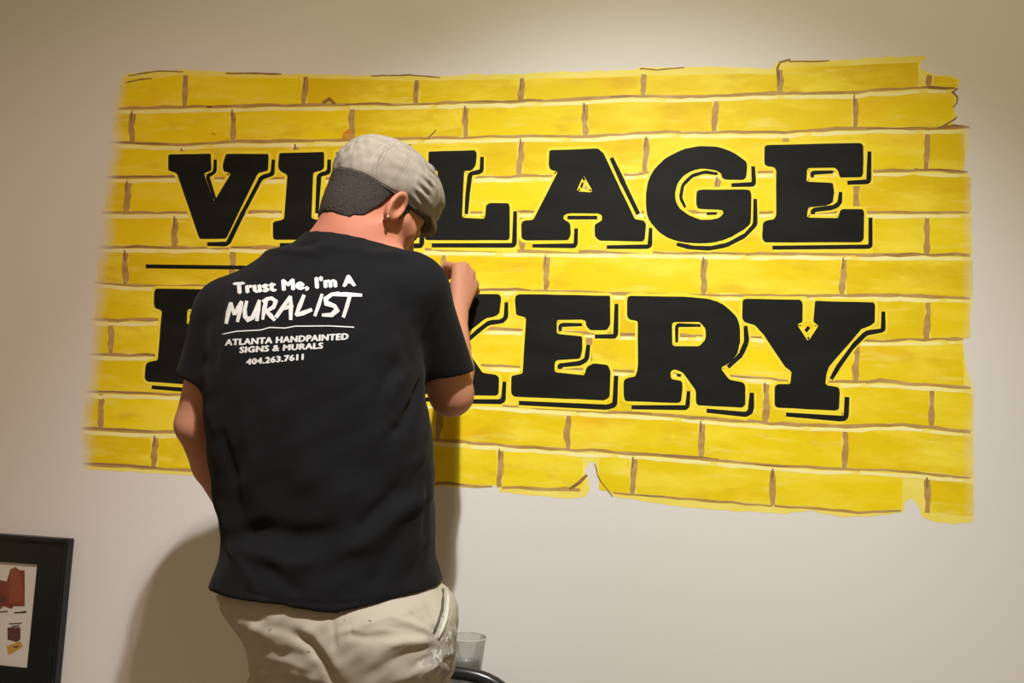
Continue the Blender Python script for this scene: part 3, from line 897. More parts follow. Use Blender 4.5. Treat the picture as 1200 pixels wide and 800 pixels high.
def mat_skin():
    t = NT('skin', 0.58, 0.25)
    t.b.inputs['Subsurface Weight'].default_value = 0.12
    t.b.inputs['Subsurface Radius'].default_value = (0.012, 0.005, 0.003)
    c = t.mix(t.noise(14, 5), (0.40, 0.175, 0.105), (0.48, 0.225, 0.14))
    c = t.mix(t.ramp(t.noise(90, 3), [(0.55, (0, 0, 0)), (0.8, (0.35, 0.35, 0.35))]), c, (0.36, 0.13, 0.08))
    # reddened neck (sun burnt skin below the hairline)
    g = t.node('ShaderNodeNewGeometry').outputs['Position']
    vm = t.node('ShaderNodeVectorMath', operation='DISTANCE'); t.lk(g, vm.inputs[0]); vm.inputs[1].default_value = tuple(PP(405, 262, -0.48))
    mr = t.node('ShaderNodeMapRange', interpolation_type='SMOOTHSTEP'); t.lk(vm.outputs['Value'], mr.inputs[0])
    mr.inputs[1].default_value = 0.16; mr.inputs[2].default_value = 0.06
    c = t.mix(t.math('MULTIPLY', mr.outputs[0], 0.75), c, (0.43, 0.150, 0.092))
    t.color(c); t.bump(t.noise(420, 3), 0.08, 0.001)
    return t.m
M_SKIN = mat_skin()
body = mesh_np('body', bv, bq, M_SKIN, person)

# ------------------------------------------------------------------ hair under the cap
def rim_c(q):      # height of the cap's lower edge along the head
    return np.interp(q[:, 0], [-0.12, -0.04, 0.03, 0.09], [-0.004, -0.002, 0.005, 0.024])
def hairline(a):
    return np.interp(a, [-0.12, -0.060, -0.045, -0.034, -0.022, -0.006, 0.004, 0.008, 0.022, 0.026, 0.2],
                     [-0.082, -0.084, -0.070, -0.045, 0.000, 0.012, 0.010, -0.030, -0.028, 0.012, 0.05])
def f_hair(p):
    q = hl(p)
    base = f_headneck_cranium(p, q)
    d = base - 0.0045 - 0.0009 * wav(p, 900, 5)
    lo = hairline(q[:, 0]) + 0.003 * wav(p, 160, 9) - q[:, 2]
    d = smax(d, lo * 0.8, 0.004)
    d = np.maximum(d, q[:, 2] - rim_c(q) - 0.003)
    return np.maximum(d, -(base + 0.012))
def f_headneck_cranium(p, q):
    d = ell(q, (-0.010, 0, 0.028), (0.094, 0.075, 0.082))
    d = smin(d, ell(q, (0.032, 0, -0.035), (0.060, 0.058, 0.078)), 0.03)
    return smin(d, cone(p, hw((-0.030, 0, -0.050)), NECK, 0.058, 0.066), 0.035)
hv, hq = mesh_field(f_hair, HEADC - 0.16, HEADC + 0.16, 0.0026)
def mat_hair():
    t = NT('dark_brown_hair', 0.6, 0.3)
    n = t.noise(520, 3, 0.7)
    t.color(t.mix(t.ramp(n, [(0.35, (0, 0, 0)), (0.65, (1, 1, 1))]), (0.012, 0.009, 0.007), (0.055, 0.042, 0.033)))
    t.bump(n, 0.9, 0.003)
    return t.m
M_HAIR = mat_hair()
mesh_np('hair', hv, hq, M_HAIR, person)

# ear stud
st = hw((-0.020, 0.092, -0.054))
bm = bmesh.new(); bmesh.ops.create_uvsphere(bm, u_segments=12, v_segments=8, radius=0.0030, matrix=Matrix.Translation(st))
tag(mesh_bm('ear_stud', bm, plain('silver_stud', (0.85, 0.85, 0.85), 0.15, 0.6, metal=1.0), person, True), 'small silver stud in the right ear lobe')

# ------------------------------------------------------------------ flat cap (built in head coordinates)
HEADW = Matrix(((HF[0], HR[0], HU[0], HEADC[0]), (HF[1], HR[1], HU[1], HEADC[1]), (HF[2], HR[2], HU[2], HEADC[2]), (0, 0, 0, 1)))
def mesh_head(name, v, q, mat, parent):
    o = mesh_np(name, v, q, mat, None)
    o.matrix_world = HEADW
    o.parent = parent
    o.matrix_parent_inverse = parent.matrix_world.inverted() if parent.type == 'EMPTY' else Matrix.Identity(4)
    if parent.type != 'EMPTY':
        o.matrix_basis = Matrix.Identity(4)
    return o
def f_crown(q):
    d = ell(q, (-0.010, 0, 0.034), (0.103, 0.082, 0.084))
    front = ell(q, (0.028, 0, 0.056), (0.071, 0.075, 0.049))
    d = smin(d, front, 0.06)
    a = 0.0022 * np.exp(-((q[:, 0] - 0.045 + 0.3 * np.abs(q[:, 1])) / 0.016) ** 2) * np.sin(q[:, 2] * 420 + q[:, 1] * 60)
    a = a + 0.0014 * wav(q * np.array([0.5, 1, 1.6]), 60, 21) + 0.0008 * wav(q, 150, 22)
    return d + a
def f_cap(q):
    d = f_crown(q)
    d = np.maximum(d, -(d + 0.007))
    return smax(d, rim_c(q) - q[:, 2], 0.004)
def f_band(q):
    d = f_crown(q)
    d = np.maximum(d - 0.0016, -(d + 0.009))
    z = q[:, 2] - rim_c(q)
    return np.maximum(np.maximum(d, z - 0.0004), -0.0028 - z)
def f_brim(q):
    c0 = 0.044 - 5.0 * q[:, 1] ** 2 - 0.40 * (q[:, 0] - 0.08)
    o = np.sqrt(((q[:, 0] - 0.040) / 0.086) ** 2 + (q[:, 1] / 0.076) ** 2)
    d = np.maximum(np.abs(q[:, 2] - c0) * 0.75 - 0.0045, (o - 1) * 0.07)
    d = smax(d, 0.062 - q[:, 0], 0.003)
    return d
def mat_cap():
    t = NT('grey_plaid_cotton', 0.85, 0.15)
    s = xyz(t, t.coord('Object'))
    def lines(v, period, width, off=0.0):
        m = t.math('PINGPONG', t.math('ADD', v, 5.0 + off), period / 2)
        return t.math('LESS_THAN', m, width / 2)
    c = t.mix(t.noise(60, 4), (0.225, 0.20, 0.162), (0.30, 0.268, 0.22))
    big = t.math('LESS_THAN', t.math('PINGPONG', t.math('ADD', s[2], 5.003), 0.022), 0.006)
    c = t.mix(t.math('MULTIPLY', big, 0.14), c, (0.15, 0.13, 0.105))
    for v, off in ((s[2], 0.0), (s[2], 0.0042), (s[1], 0.011), (s[0], 0.004), (s[0], 0.0082)):
        c = t.mix(t.math('MULTIPLY', lines(v, 0.036, 0.0014, off), 0.40), c, (0.13, 0.115, 0.095))
    c = t.mix(t.math('MULTIPLY', lines(s[1], 0.036, 0.0016, 0.018), 0.16), c, (0.50, 0.46, 0.40))
    t.color(c); t.bump(t.noise(900, 2), 0.25, 0.0008)
    return t.m
M_CAP = mat_cap()
cv, cq = mesh_field(f_cap, (-0.14, -0.12, -0.02), (0.17, 0.12, 0.14), 0.0026)
cap = mesh_head('flat_cap', cv, cq, M_CAP, person)
tag(cap, 'grey beige plaid flat cap')
v_, q_ = mesh_field(f_band, (-0.14, -0.12, -0.02), (0.17, 0.12, 0.06), 0.0022)
mesh_head('cap_edge_band', v_, q_, plain('dark_cap_band', (0.085, 0.075, 0.062), 0.85, 0.15, 0.2, 80), cap)
v_, q_ = mesh_field(f_brim, (0.03, -0.10, -0.04), (0.17, 0.10, 0.08), 0.0024)
mesh_head('brim', smooth_mesh(v_, q_, 2), q_, M_CAP, cap)

# ------------------------------------------------------------------ t-shirt
CUFL = SHL + (ELL - SHL) * 0.60; CUFR = SHR + (ELR - SHR) * 0.80
def plane(p, o, n):
    n = np.asarray(n, float); n = n / np.linalg.norm(n); return (p - o) @ n
NKA = PP(404, 275, -0.435)                          # neck opening
NKN = np.array([0.10, 0.30, 0.95]); NKN /= np.linalg.norm(NKN)
NK1 = PP(345, 273, -0.45)
NKP = np.cross(PP(465, 293, -0.42) - NK1, PP(400, 273, -0.51) - NK1)
NKP *= np.sign(NKP[2])
def f_shirt_all(p):
    return np.minimum(np.minimum(f_shirt_core(p), cone(p, SHL, SHL + (ELL - SHL) * 0.9, 0.060, 0.060)), cone(p, SHR, SHR + (ELR - SHR) * 1.1, 0.060, 0.056))
def f_shirt(p):
    core = f_shirt_core(p)
    slL = cone(p, SHL, SHL + (ELL - SHL) * 0.9, 0.060, 0.060)
    slR = cone(p, SHR, SHR + (ELR - SHR) * 1.1, 0.060, 0.056)
    cutL = smax(slL, plane(p, CUFL, (ELL - SHL) + np.array([0, 0.03, 0])), 0.004)
    cutR = smax(slR, plane(p, CUFR, (ELR - SHR) / np.linalg.norm(ELR - SHR) * 0.5 + np.array([0, 0, -0.6])), 0.004)
    hem = hem_z(p) - p[:, 2]
    outer = smin(smin(smax(core, hem, 0.004), cutL, 0.022), cutR, 0.022)
    carve = np.minimum(np.minimum(core, slL), slR) + 0.0065
    d = np.maximum(outer, -carve)
    r = p - NKA; ax = r @ NKN; rad = np.sqrt(np.maximum((r * r).sum(1) - ax * ax, 0))
    return smax(d, np.minimum(plane(p, NK1, NKP), 0.125 - rad), 0.003)
sv, sq = mesh_field(f_shirt, (-0.95, -0.66, 0.84), (-0.24, -0.2, 1.60), 0.0034)
sv = smooth_mesh(sv, sq, 4, 0.5)
shirt_s = Surf(sv, sq, f_shirt_all)
shirt_s.crease([
 ([(505,575),(470,600),(430,635),(390,650)], 0.010, 0.016), ([(480,560),(440,600),(415,625)], -0.008, 0.014),
 ([(272,640),(300,650),(340,662),(390,655)], 0.008, 0.014), ([(272,628),(310,622),(350,628),(400,622)], -0.009, 0.016),
 ([(494,445),(486,470),(470,500),(455,510)], -0.009, 0.010), ([(488,430),(465,450),(452,480)], 0.006, 0.012), ([(470,420),(455,440),(440,475)], -0.005, 0.012),
 ([(502,520),(485,545),(470,580)], 0.006, 0.012), ([(500,560),(500,600),(498,640)], -0.005, 0.012),
 ([(330,283),(352,287),(372,284)], -0.005, 0.008), ([(322,290),(348,296),(372,295)], 0.004, 0.008),
 ([(258,500),(275,560),(280,610)], -0.005, 0.012), ([(285,470),(295,540),(290,600)], 0.004, 0.016),
 ([(300,650),(330,680),(360,700)], -0.004, 0.012), ([(420,650),(400,680),(385,700)], 0.004, 0.014), ([(470,620),(450,660),(430,690)], -0.004, 0.013),
 ([(505,640),(490,665),(470,680)], -0.005, 0.012), ([(268,640),(285,665),(300,690)], 0.006, 0.011),
 ([(500,330),(492,365),(490,400)], 0.003, 0.012), ([(472,345),(470,385),(480,425)], -0.004, 0.012), ([(520,350),(505,385),(500,420)], -0.003, 0.009),
 ([(262,340),(256,380),(252,425)], -0.006, 0.009),
 ([(256,684),(320,702),(390,708),(460,702),(524,678)], -0.0016, 0.0035)])
def mat_cloth(name, a, b, rough=0.9, wv=900):
    t = NT(name, rough, 0.12)
    t.color(t.mix(t.noise(30, 5), a, b))
    t.b.inputs['Sheen Weight'].default_value = 0.02
    t.bump(t.noise(wv, 2), 0.3, 0.0008)
    return t.m
M_SHIRT = mat_cloth('black_cotton', (0.0052, 0.0054, 0.0064), (0.0078, 0.0080, 0.0092))
shirt = mesh_np('t_shirt', shirt_s.v, sq, M_SHIRT, person)
tag(shirt, 'black short-sleeved t-shirt with white print on the back')

# ---- print on the back, draped over the cloth
del shirt_s.t
SH_T = shirt_s.bvh()
def drape(p, lift):
    d = raydir(*p); h, n, i, dist = SH_T.ray_cast(Vector(CAM), d)
    if h is None: return None
    return h - d * lift
def drape_mesh(name, vs2, fs, mat, parent, lift=0.0010, extra=None):
    bm = bmesh.new()
    bv_ = [bm.verts.new((x, y, extra[i] if extra else 0)) for i, (x, y) in enumerate(vs2)]
    for f in fs:
        try: bm.faces.new([bv_[i] for i in f])
        except ValueError: pass
    bmesh.ops.triangulate(bm, faces=bm.faces[:])
    for _ in range(3):
        es = [e for e in bm.edges if e.calc_length() > 4.0]
        if not es: break
        bmesh.ops.subdivide_edges(bm, edges=es, cuts=1)
        bmesh.ops.triangulate(bm, faces=bm.faces[:])
    bad = []
    for v in bm.verts:
        q = drape((v.co.x, v.co.y), lift + v.co.z)
        if q is None: bad.append(v)
        else: v.co = q
    if bad: bmesh.ops.delete(bm, geom=bad, context='VERTS')
    return mesh_bm(name, bm, mat, parent)
def mat_print():
    t = NT('white_shirt_print', 0.7, 0.2)
    n = t.noise(240, 4, 0.7)
    t.color(t.mix(t.ramp(n, [(0.30, (0, 0, 0)), (0.42, (1, 1, 1))]), (0.30, 0.30, 0.30), (0.60, 0.59, 0.575)))
    return t.m
M_PRINT = mat_print()
def text_lines(name, txt, p0, p1, height, fat, slant=0.0, arc=0.0):
    cu = bpy.data.curves.new('text_tmp', 'FONT'); cu.body = txt; cu.resolution_u = 3; cu.shear = slant
    cu.space_character = 1.08
    to = bpy.data.objects.new('text_tmp', cu); COL.objects.link(to)
    bpy.context.view_layer.update()
    me = bpy.data.meshes.new_from_object(to.evaluated_get(bpy.context.evaluated_depsgraph_get()))
    vs = np.array([v.co[:2] for v in me.vertices]); fs = [tuple(p.vertices) for p in me.polygons]
    bpy.data.objects.remove(to); bpy.data.curves.remove(cu); bpy.data.meshes.remove(me)
    x0, x1 = vs[:, 0].min(), vs[:, 0].max()
    u = (vs[:, 0] - x0) / (x1 - x0); w = vs[:, 1] / 0.72
    p0 = np.array(p0, float); p1 = np.array(p1, float); e = p1 - p0
    nrm = np.array([e[1], -e[0]]) / np.linalg.norm(e)
    q = p0 + u[:, None] * e + nrm * (w * height + arc * 4 * u * (1 - u))[:, None]
    V, Fs, ex = [], [], []
    for k, (dx, dy) in enumerate(((0, 0), (fat, 0), (-fat, 0), (0, fat * 0.6), (0, -fat * 0.6))):
        o = len(V); V += [(a[0] + dx, a[1] + dy) for a in q]; Fs += [tuple(i + o for i in f) for f in fs]; ex += [0.00012 * k] * len(q)
    return drape_mesh(name, V, Fs, M_PRINT, shirt, extra=ex)
text_lines('print_line', "Trust Me, I'm A", (275.0, 343.7), (416.0, 334.4), 12.8, 1.4)
text_lines('print_line', 'ATLANTA HANDPAINTED', (264.0, 404.6), (408.0, 397.4), 7.2, 0.75, 0.12)
text_lines('print_line', 'SIGNS & MURALS', (281.0, 413.2), (378.4, 408.0), 6.9, 0.75, 0.12)
text_lines('print_line', '404.263.7611', (289.0, 427.2), (356.0, 421.2), 6.9, 0.75, 0.12)
def vpx(x, y): return (250 + x / 6.667, 310 + y / 6.667)
BR = [[(100,462),(118,370),(135,295)], [(135,295),(150,345),(165,392)], [(165,392),(195,335),(222,285)], [(222,285),(208,360),(188,448)],
      [(262,282),(245,350),(248,405),(270,428),(305,415),(335,350),(360,275)], [(360,275),(350,350),(340,440)],
      [(415,268),(400,340),(385,430)], [(385,292),(420,268),(455,262),(488,285),(472,330),(412,365)], [(412,362),(445,395),(482,436)],
      [(488,412),(550,325),(602,245)], [(602,245),(606,330),(604,432)], [(525,350),(570,335),(625,318)],
      [(710,235),(675,320),(645,398)], [(645,396),(700,378),(772,350)], [(850,228),(825,310),(792,402)],
      [(985,224),(925,232),(876,268),(882,300),(950,325),(966,355),(925,392),(848,394)], [(920,232),(1040,232),(1162,238)], [(1066,245),(1042,330),(1015,412)]]
parts = []
for b in BR:
    n = len(b); ws = [4.9 * (0.85 + 0.3 * rng.random()) for _ in b]; ws[0] *= 0.8; ws[-1] *= 0.75
    poly = ribbon_poly([vpx(*p) for p in b], ws)
    nn = len(b); fs = [(i, i + 1, 2 * nn - 2 - i, 2 * nn - 1 - i) for i in range(nn - 1)]
    parts.append((poly, fs))
allv, allf, alle = [], [], []
for poly, fs in parts:
    o = len(allv); allv += poly; allf += [tuple(i + o for i in f) for f in fs]; alle += [0.00012 * (len(alle) % 97 % 5) + 0.00003 * (o % 7)] * len(poly)
drape_mesh('print_brush_word', allv, allf, M_PRINT, shirt, 0.0010, alle)
b = [vpx(*p) for p in [(60,545),(180,520),(370,510),(440,490),(560,495),(640,480),(900,478),(1100,488)]]
poly = ribbon_poly(b, 1.3); nn = len(b)
drape_mesh('print_rule', poly, [(i, i + 1, 2 * nn - 2 - i, 2 * nn - 1 - i) for i in range(nn - 1)], M_PRINT, shirt)

# ------------------------------------------------------------------ trousers
def f_trousers(p):
    d = f_trousers_core(p)
    carve = d + 0.0075 + np.maximum(p[:, 2] - 0.15, 0) * 10
    d = np.maximum(d, 0.035 - p[:, 2])
    d = np.maximum(d, -carve)
    return np.maximum(d, p[:, 2] - 0.94)
tv, tq = mesh_field(f_trousers, (-0.80, -0.66, 0.02), (-0.24, -0.2, 0.96), 0.0037)
tv = smooth_mesh(tv, tq, 2, 0.5)
tr_s = Surf(tv, tq, f_trousers_core)
tr_s.crease([
 ([(340,742),(362,752),(380,775),(394,802)], -0.016, 0.009), ([(350,735),(378,760),(400,790)], 0.006, 0.014),
 ([(410,738),(440,728),(470,720),(500,708)], 0.006, 0.006), ([(405,744),(440,746),(475,742),(505,750)], -0.006, 0.007), ([(440,768),(470,752),(505,746)], 0.004, 0.007),
 ([(450,778),(480,765),(512,758)], -0.004, 0.006), ([(455,800),(490,785),(520,776)], 0.008, 0.009), ([(425,792),(460,778),(485,772)], -0.002, 0.010),
 ([(500,705),(512,725),(510,745)], -0.006, 0.008), ([(485,715),(498,735),(508,748)], 0.005, 0.006),
 ([(300,755),(330,765),(365,768)], -0.004, 0.008), ([(300,790),(340,788),(380,795)], 0.003, 0.012), ([(285,722),(310,735),(340,738)], -0.004, 0.008),
 ([(390,722),(391,745),(392,760)], -0.004, 0.004),
 ([(508,746),(480,736),(450,734)], -0.004, 0.0045), ([(506,742),(478,728),(455,724)], 0.004, 0.0045), ([(504,736),(484,722),(470,714)], -0.004, 0.0045),
 ([(510,752),(480,752),(450,756)], 0.0045, 0.005), ([(511,757),(484,762),(462,770)], -0.002, 0.005), ([(514,764),(492,776),(470,794)], -0.005, 0.006),
 ([(516,772),(500,786),(488,800)], 0.005, 0.006), ([(412,733),(411,744)], -0.003, 0.003), ([(396,742),(412,738),(432,742)], 0.003, 0.004),
 ([(522,755),(530,758)], -0.004, 0.004), ([(520,764),(532,768)], 0.004, 0.004), ([(518,774),(534,777)], -0.005, 0.004), ([(520,784),(535,786)], 0.004, 0.005),
 ([(276,712),(296,724),(318,728)], -0.003, 0.005), ([(306,770),(335,775),(365,785)], 0.003, 0.006), ([(305,780),(340,790)], -0.003, 0.005)], 0.62)
STAIN = tr_s.hits([(526, 770)])[0]
def mat_khaki():
    t = NT('khaki_twill', 0.9, 0.12)
    c = t.mix(t.noise(20, 5), (0.345, 0.31, 0.25), (0.425, 0.385, 0.315))
    # dried paint smears by the right pocket
    g = t.node('ShaderNodeNewGeometry').outputs['Position']
    vm = t.node('ShaderNodeVectorMath', operation='DISTANCE'); t.lk(g, vm.inputs[0]); vm.inputs[1].default_value = tuple(STAIN)
    mr = t.node('ShaderNodeMapRange', interpolation_type='SMOOTHSTEP'); t.lk(vm.outputs['Value'], mr.inputs[0])
    mr.inputs[1].default_value = 0.075; mr.inputs[2].default_value = 0.015
    st_ = t.ramp(t.noise(55, 5, 0.7), [(0.42, (0, 0, 0)), (0.56, (1, 1, 1))])
    c = t.mix(t.math('MULTIPLY', mr.outputs[0], st_), c, (0.19, 0.19, 0.19))
    st2 = t.ramp(t.noise(70, 4, 0.7), [(0.56, (0, 0, 0)), (0.62, (1, 1, 1))])
    c = t.mix(t.math('MULTIPLY', mr.outputs[0], st2), c, (0.70, 0.70, 0.66))
    spk = t.ramp(t.noise(75, 2, 0.4), [(0.735, (0, 0, 0)), (0.75, (1, 1, 1))])
    c = t.mix(t.math('MULTIPLY', spk, 0.8), c, (0.12, 0.10, 0.08))
    t.color(c); t.bump(t.noise(700, 2), 0.3, 0.0008)
    return t.m
M_KHAKI = mat_khaki()
trousers = mesh_np('trousers', tr_s.v, tq, M_KHAKI, person)
tag(trousers, 'khaki trousers with dried paint smears by the right pocket')
# pocket mouth: pale lining lip and a dark strip painting the slit's shade, draped on the trousers
del tr_s.t
TR_T = tr_s.bvh()
def on_tr(p, lift):
    h = TR_T.ray_cast(Vector(CAM), raydir(*p))[0]
    return None if h is None else h - raydir(*p) * lift
def seam(name, px, rad, mat, parent, lift):
    pts = [q for q in (on_tr(p, lift) for p in px) if q is not None]
    if len(pts) < 2: return
    n = len(pts); rr = [rad * (0.5 + 0.5 * math.sin(math.pi * (i + 0.5) / n)) for i in range(n)]
    v, f = tube(pts, rr, 8)
    return mesh_py(name, v, f, mat, parent, True)
tag(seam('pocket_lining', [(524,690),(525,702),(524,715),(522,726),(518,738),(513,748)], 0.0040, plain('pale_pocket_lining', (0.52, 0.51, 0.44), 0.9, 0.1, 0.08, 60), trousers, 0.001), 'pale lining showing at the right pocket')
seam('pocket_slit_shade', [(519,690),(519,702),(518,714),(514,728),(508,742)], 0.0026, plain('painted_pocket_shade', (0.10, 0.085, 0.065), 0.9, 0.1), trousers, 0.0)
# shoes
M_SHOE = plain('dark_shoe_canvas', (0.03, 0.03, 0.032), 0.7, 0.3, 0.15, 60)
M_SOLE = plain('pale_rubber_sole', (0.55, 0.53, 0.49), 0.7, 0.3, 0.05, 30)
for an in (ANR, ANL):
    o0 = np.array([an[0], an[1], 0])
    def f_shoe(p, o0=o0):
        d = smin(cone(p, o0 + [0, -.035, .045], o0 + [0, .15, .040], .046, .042), cone(p, o0 + [0, -.01, .05], o0 + [0, 0, .11], .046, .044), 0.03)
        return np.maximum(d, 0.018 - p[:, 2])
    v_, q_ = mesh_field(f_shoe, o0 + [-.08, -.11, 0.0], o0 + [.08, .22, .18], 0.006)
    so = mesh_np('shoe', smooth_mesh(v_, q_, 2), q_, M_SHOE, person)
    ring_ = [(o0[0] + 0.047 * math.cos(t), o0[1] + 0.055 + 0.147 * math.sin(t)) for t in np.linspace(0, 2 * math.pi, 28, endpoint=False)]
    vs = [(x, y, 0.0) for x, y in ring_] + [(x, y, 0.022) for x, y in ring_]; n = 28
    fs = [tuple(range(n))[::-1], tuple(range(n, 2 * n))] + [(i, (i + 1) % n, n + (i + 1) % n, n + i) for i in range(n)]
    mesh_py('sole', vs, fs, M_SOLE, so)

# ------------------------------------------------------------------ brush in the right hand
br = empty('paint_brush', tuple(P(509, 316.5, -0.006)))
tag(br, "thin lettering brush held between the painter's right fingertips and the wall", 'brush')
tip = Vector(P(509, 316.5, -0.003)); grip = Vector(P(513, 326, -0.050)); dirb = (grip - tip).normalized()
v, f = tube([tip, tip + dirb * 0.008, tip + dirb * 0.020], [0.0006, 0.0024, 0.0028], 10)
mesh_py('bristles', v, f, plain('black_wet_bristles', (0.012, 0.012, 0.011), 0.4, 0.4), br, True)
v, f = tube([tip + dirb * 0.018, tip + dirb * 0.036], [0.0030, 0.0034], 12)
mesh_py('ferrule', v, f, plain('brass_ferrule', (0.72, 0.62, 0.40), 0.3, 0.5, metal=1.0), br, True)
v, f = tube([tip + dirb * 0.035, tip + dirb * 0.06, tip + dirb * 0.10, tip + dirb * 0.17], [0.0034, 0.0044, 0.0034, 0.0016], 12)
mesh_py('handle', v, f, plain('dark_lacquered_handle', (0.05, 0.03, 0.02), 0.3, 0.5), br, True)

# ------------------------------------------------------------------ stool with arched tube back, and the plastic cup on its seat
SEAT = P(528, 806, -0.165); seat_z = SEAT[2]
stool = empty('stool', (SEAT[0], SEAT[1], 0.0))
tag(stool, 'black metal stool with arched tube back, partly hidden behind the khaki trousers', 'stool')
M_METAL = plain('black_enamel_tube', (0.012, 0.012, 0.014), 0.28, 0.5, 0.1, 20)
M_SEAT = plain('grey_green_seat', (0.20, 0.22, 0.20), 0.55, 0.4, 0.1, 25)
v, f = lathe([(0.0, -0.022), (0.105, -0.022), (0.118, -0.016), (0.120, -0.006), (0.112, 0.0), (0.0, 0.0)], 40, (SEAT[0], SEAT[1], seat_z))
mesh_py('seat', v, f, M_SEAT, stool, True)
AT = P(532, 787.5, -0.30); ra = 0.135
pts = []
zb = AT[2] - ra * 0.93
for t in np.linspace(0, math.pi, 25):
    c, s = math.cos(t), math.sin(t)
    pts.append((AT[0] + ra * math.copysign(abs(c) ** 0.80, c), -0.30, zb + ra * 0.93 * abs(s) ** 0.80))
pts = [(pts[0][0], -0.285, seat_z - 0.05), (pts[0][0], -0.295, seat_z - 0.02)] + pts + [(pts[-1][0], -0.295, seat_z - 0.02), (pts[-1][0], -0.285, seat_z - 0.05)]
v, f = tube(pts, 0.0125, 14); mesh_py('arched_back', v, f, M_METAL, stool, True)
for sx in (-1, 1):
    v, f = tube([(AT[0] + sx * ra, -0.285, seat_z - 0.045), (SEAT[0] + sx * 0.10, SEAT[1] - 0.04, seat_z - 0.030)], 0.009, 10)
    mesh_py('back_bracket', v, f, M_METAL, stool, True)
for sx in (-1, 1):
    for sy in (-1, 1):
        v, f = tube([(SEAT[0] + sx * 0.075, SEAT[1] + sy * 0.075, seat_z - 0.02), (SEAT[0] + sx * 0.125, SEAT[1] + sy * 0.120, 0.0)], [0.0115, 0.010], 12)
        mesh_py('leg', v, f, M_METAL, stool, True)
tt = np.linspace(0, 2 * math.pi, 28, endpoint=False)
v, f = tube([(SEAT[0] + 0.142 * math.cos(t), SEAT[1] + 0.135 * math.sin(t), 0.24) for t in tt], 0.007, 8, True)
mesh_py('foot_ring', v, f, M_METAL, stool, True)

CB = P(545.5, 803.0, -0.150); CB[2] = seat_z
cup = empty('plastic_cup', tuple(CB))
tag(cup, 'clear plastic cup with grey rinse water standing on the stool seat', 'cup')
def mat_clear(name='clear_plastic', k=1.0, base=0.03, tint=0.93, rough=0.08):
    t = NT(name, 0.08, 0.5)
    t.b.inputs['Base Color'].default_value = (0.9, 0.9, 0.9, 1)
    tr = t.node('ShaderNodeBsdfTransparent'); tr.inputs[0].default_value = (tint, tint, tint - 0.01, 1)
    gl = t.node('ShaderNodeBsdfGlossy'); gl.inputs['Roughness'].default_value = rough
    fr = t.node('ShaderNodeFresnel'); fr.inputs[0].default_value = 1.4
    mx = t.node('ShaderNodeMixShader'); t.lk(t.math('MINIMUM', t.math('MULTIPLY_ADD', fr.outputs[0], k, base), 0.6), mx.inputs[0])
    t.lk(tr.outputs[0], mx.inputs[1]); t.lk(gl.outputs[0], mx.inputs[2])
    t.lk(mx.outputs[0], t.n['Material Output'].inputs['Surface'])
    return t.m
M_CLEAR = mat_clear()
Hc = 0.098
v, f = lathe([(0.0, 0.002), (0.026, 0.002), (0.0275, 0.006), (0.0372, Hc - 0.003), (0.0386, Hc - 0.002), (0.0388, Hc), (0.0374, Hc + 0.0008), (0.0362, Hc - 0.002), (0.0264, 0.008), (0.0, 0.006)], 40, CB)
mesh_py('cup_wall', v, f, M_CLEAR, cup, True)
v, f = tube([(CB[0] + 0.0382 * math.cos(t), CB[1] + 0.0382 * math.sin(t), CB[2] + Hc) for t in np.linspace(0, 2 * math.pi, 40, endpoint=False)], 0.0010, 8, True)
mesh_py('rim', v, f, plain('cup_rim_plastic', (0.50, 0.49, 0.47), 0.15, 0.6), cup, True)
t_ = NT('grey_rinse_water', 0.1, 0.5); t_.color((0.26, 0.26, 0.255))
v, f = lathe([(0.0, 0.0062), (0.0262, 0.0085), (0.0310, 0.050), (0.030, 0.0505), (0.0, 0.0500)], 36, CB)
mesh_py('rinse_water', v, f, t_.m, cup, True)

# ------------------------------------------------------------------ framed print at the lower left
x1 = -1.357; z1 = P(88, 632, -0.02)[2]; x0 = x1 - 0.46; bz = P(73, 800, -0.02)[2] - 0.075
inz1 = P(47, 660, 0)[2]; inx1 = P(47, 665, 0)[0] + 0.004; inz0 = P(38, 781, 0)[2]
inx0 = x0 + (x1 - inx1); z0 = inz0 - (z1 - inz1) * 1.15
fr_ = empty('framed_print', ((x0 + x1) / 2, 0.0, z0))
tag(fr_, 'framed picture with wide dark mat and white print hanging at the lower left', 'picture')
M_FRAME = plain('charcoal_frame', (0.012, 0.012, 0.014), 0.4, 0.35, 0.15, 40)
w = 0.009
for lo, hi in (((x0, -0.026, z0), (x0 + w, -0.0005, z1)), ((x1 - w, -0.026, z0), (x1, -0.0005, z1)),
               ((x0 + w, -0.026, z0), (x1 - w, -0.0005, z0 + w)), ((x0 + w, -0.026, z1 - w), (x1 - w, -0.0005, z1))):
    bm = bmesh.new(); bm_box(bm, lo, hi, 0.0025); mesh_bm('frame_rail', bm, M_FRAME, fr_)
M_MAT = plain('dark_green_black_mat', (0.0065, 0.0100, 0.0090), 0.8, 0.2, 0.1, 30)
bm = bmesh.new()
for lo, hi in (((x0 + w, -0.016, z0 + w), (inx0, -0.011, z1 - w)), ((inx1, -0.016, z0 + w), (x1 - w, -0.011, z1 - w)),
               ((inx0, -0.016, z0 + w), (inx1, -0.011, inz0)), ((inx0, -0.016, inz1), (inx1, -0.011, z1 - w))):
    bm_box(bm, lo, hi)
mesh_bm('mat_board', bm, M_MAT, fr_)
bm = bmesh.new(); bm_box(bm, (x0 + w, -0.0105, z0 + w), (x1 - w, -0.006, z1 - w))
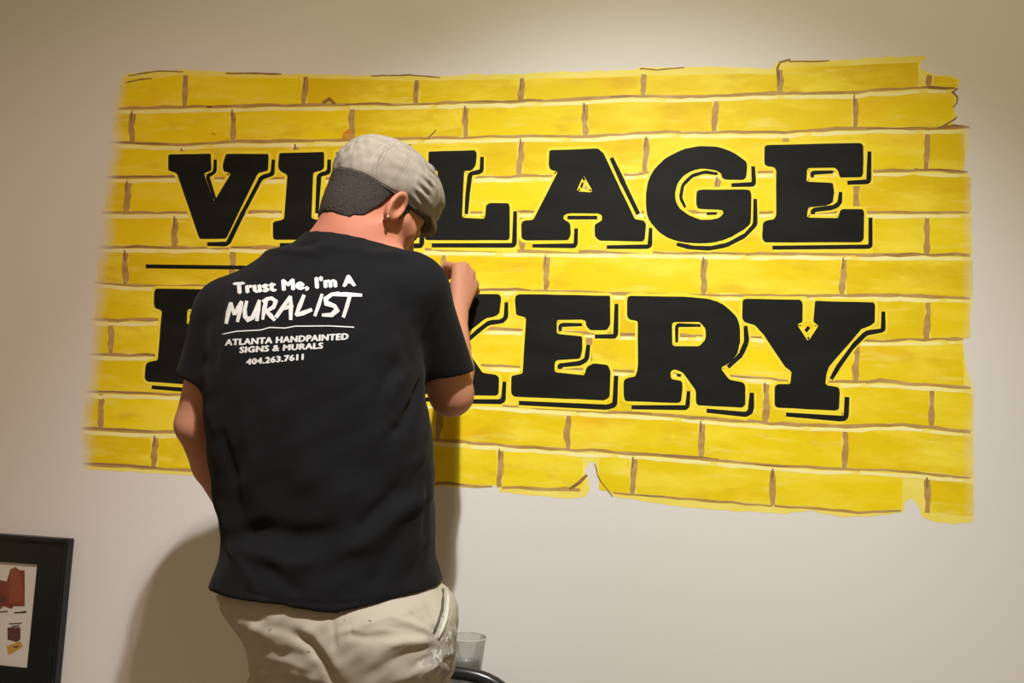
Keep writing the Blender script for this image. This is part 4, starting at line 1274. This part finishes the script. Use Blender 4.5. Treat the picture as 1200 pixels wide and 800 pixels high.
paper = mesh_bm('print_sheet', bm, plain('white_print_paper', (0.72, 0.69, 0.66), 0.7, 0.2, 0.02, 10), fr_)
def flat(name, poly, mat, d=0.0112):
    vs = [(P(x, y, -0.0105)[0], -d, P(x, y, -0.0105)[2]) for x, y in poly]; n = len(vs)
    vs += [(a, -0.0104, c) for a, b_, c in vs]
    fs = [tuple(range(n))] + [(i, (i + 1) % n, n + (i + 1) % n, n + i) for i in range(n)]
    return mesh_py(name, vs, fs, mat, paper)
M_RED = plain('printed_brick_red', (0.22, 0.052, 0.035), 0.6, 0.25, 0.35, 45)
M_BRN = plain('printed_dark_brown', (0.11, 0.045, 0.035), 0.6, 0.25, 0.3, 60)
M_OCH = plain('printed_ochre_tag', (0.55, 0.33, 0.06), 0.6, 0.25, 0.15, 60)
M_INK = plain('printed_ink', (0.06, 0.055, 0.05), 0.6, 0.25)
flat('printed_shape', [(-26,664),(2,680),(8,681),(12,668),(18,664),(23,668),(29,668),(29,710),(16,710),(14,713),(4,710),(0,714),(-26,712)], M_RED, 0.0111)
flat('printed_shape', [(12,667),(18,664),(24,676),(28,692),(28,706),(11,706)], plain('printed_lighter_red', (0.30, 0.075, 0.045), 0.6, 0.25, 0.25, 60), 0.0114)
flat('printed_shape', [(-10,697),(8,698),(6,706),(-10,705)], M_BRN, 0.0114)
flat('printed_shape', [(9,735),(24,735),(24,749),(20,752),(9,749)], M_BRN, 0.0111)
flat('printed_shape', [(8,757),(24,751),(27,757),(13,766),(10,766)], M_OCH, 0.0113)
for x, y, a, b_ in ((0,716,9,1.2), (17,717,8,1.4), (25,716,6,2.2), (11,730,15,1.0), (14,733,9,1.2), (-14,752,14,1.4), (-18,734,16,1.2), (-20,742,12,1.2), (16,757,6,1.6)):
    flat('printed_mark', [(x, y), (x + a, y - 0.6), (x + a, y + b_ - 0.6), (x, y + b_)], M_INK, 0.0116)
bm = bmesh.new(); bm_box(bm, (x0 + w, -0.0195, z0 + w), (x1 - w, -0.0180, z1 - w))
mesh_bm('glass_pane', bm, mat_clear('matte_picture_glass', 0.2, 0.0, 0.99, 0.15), fr_)
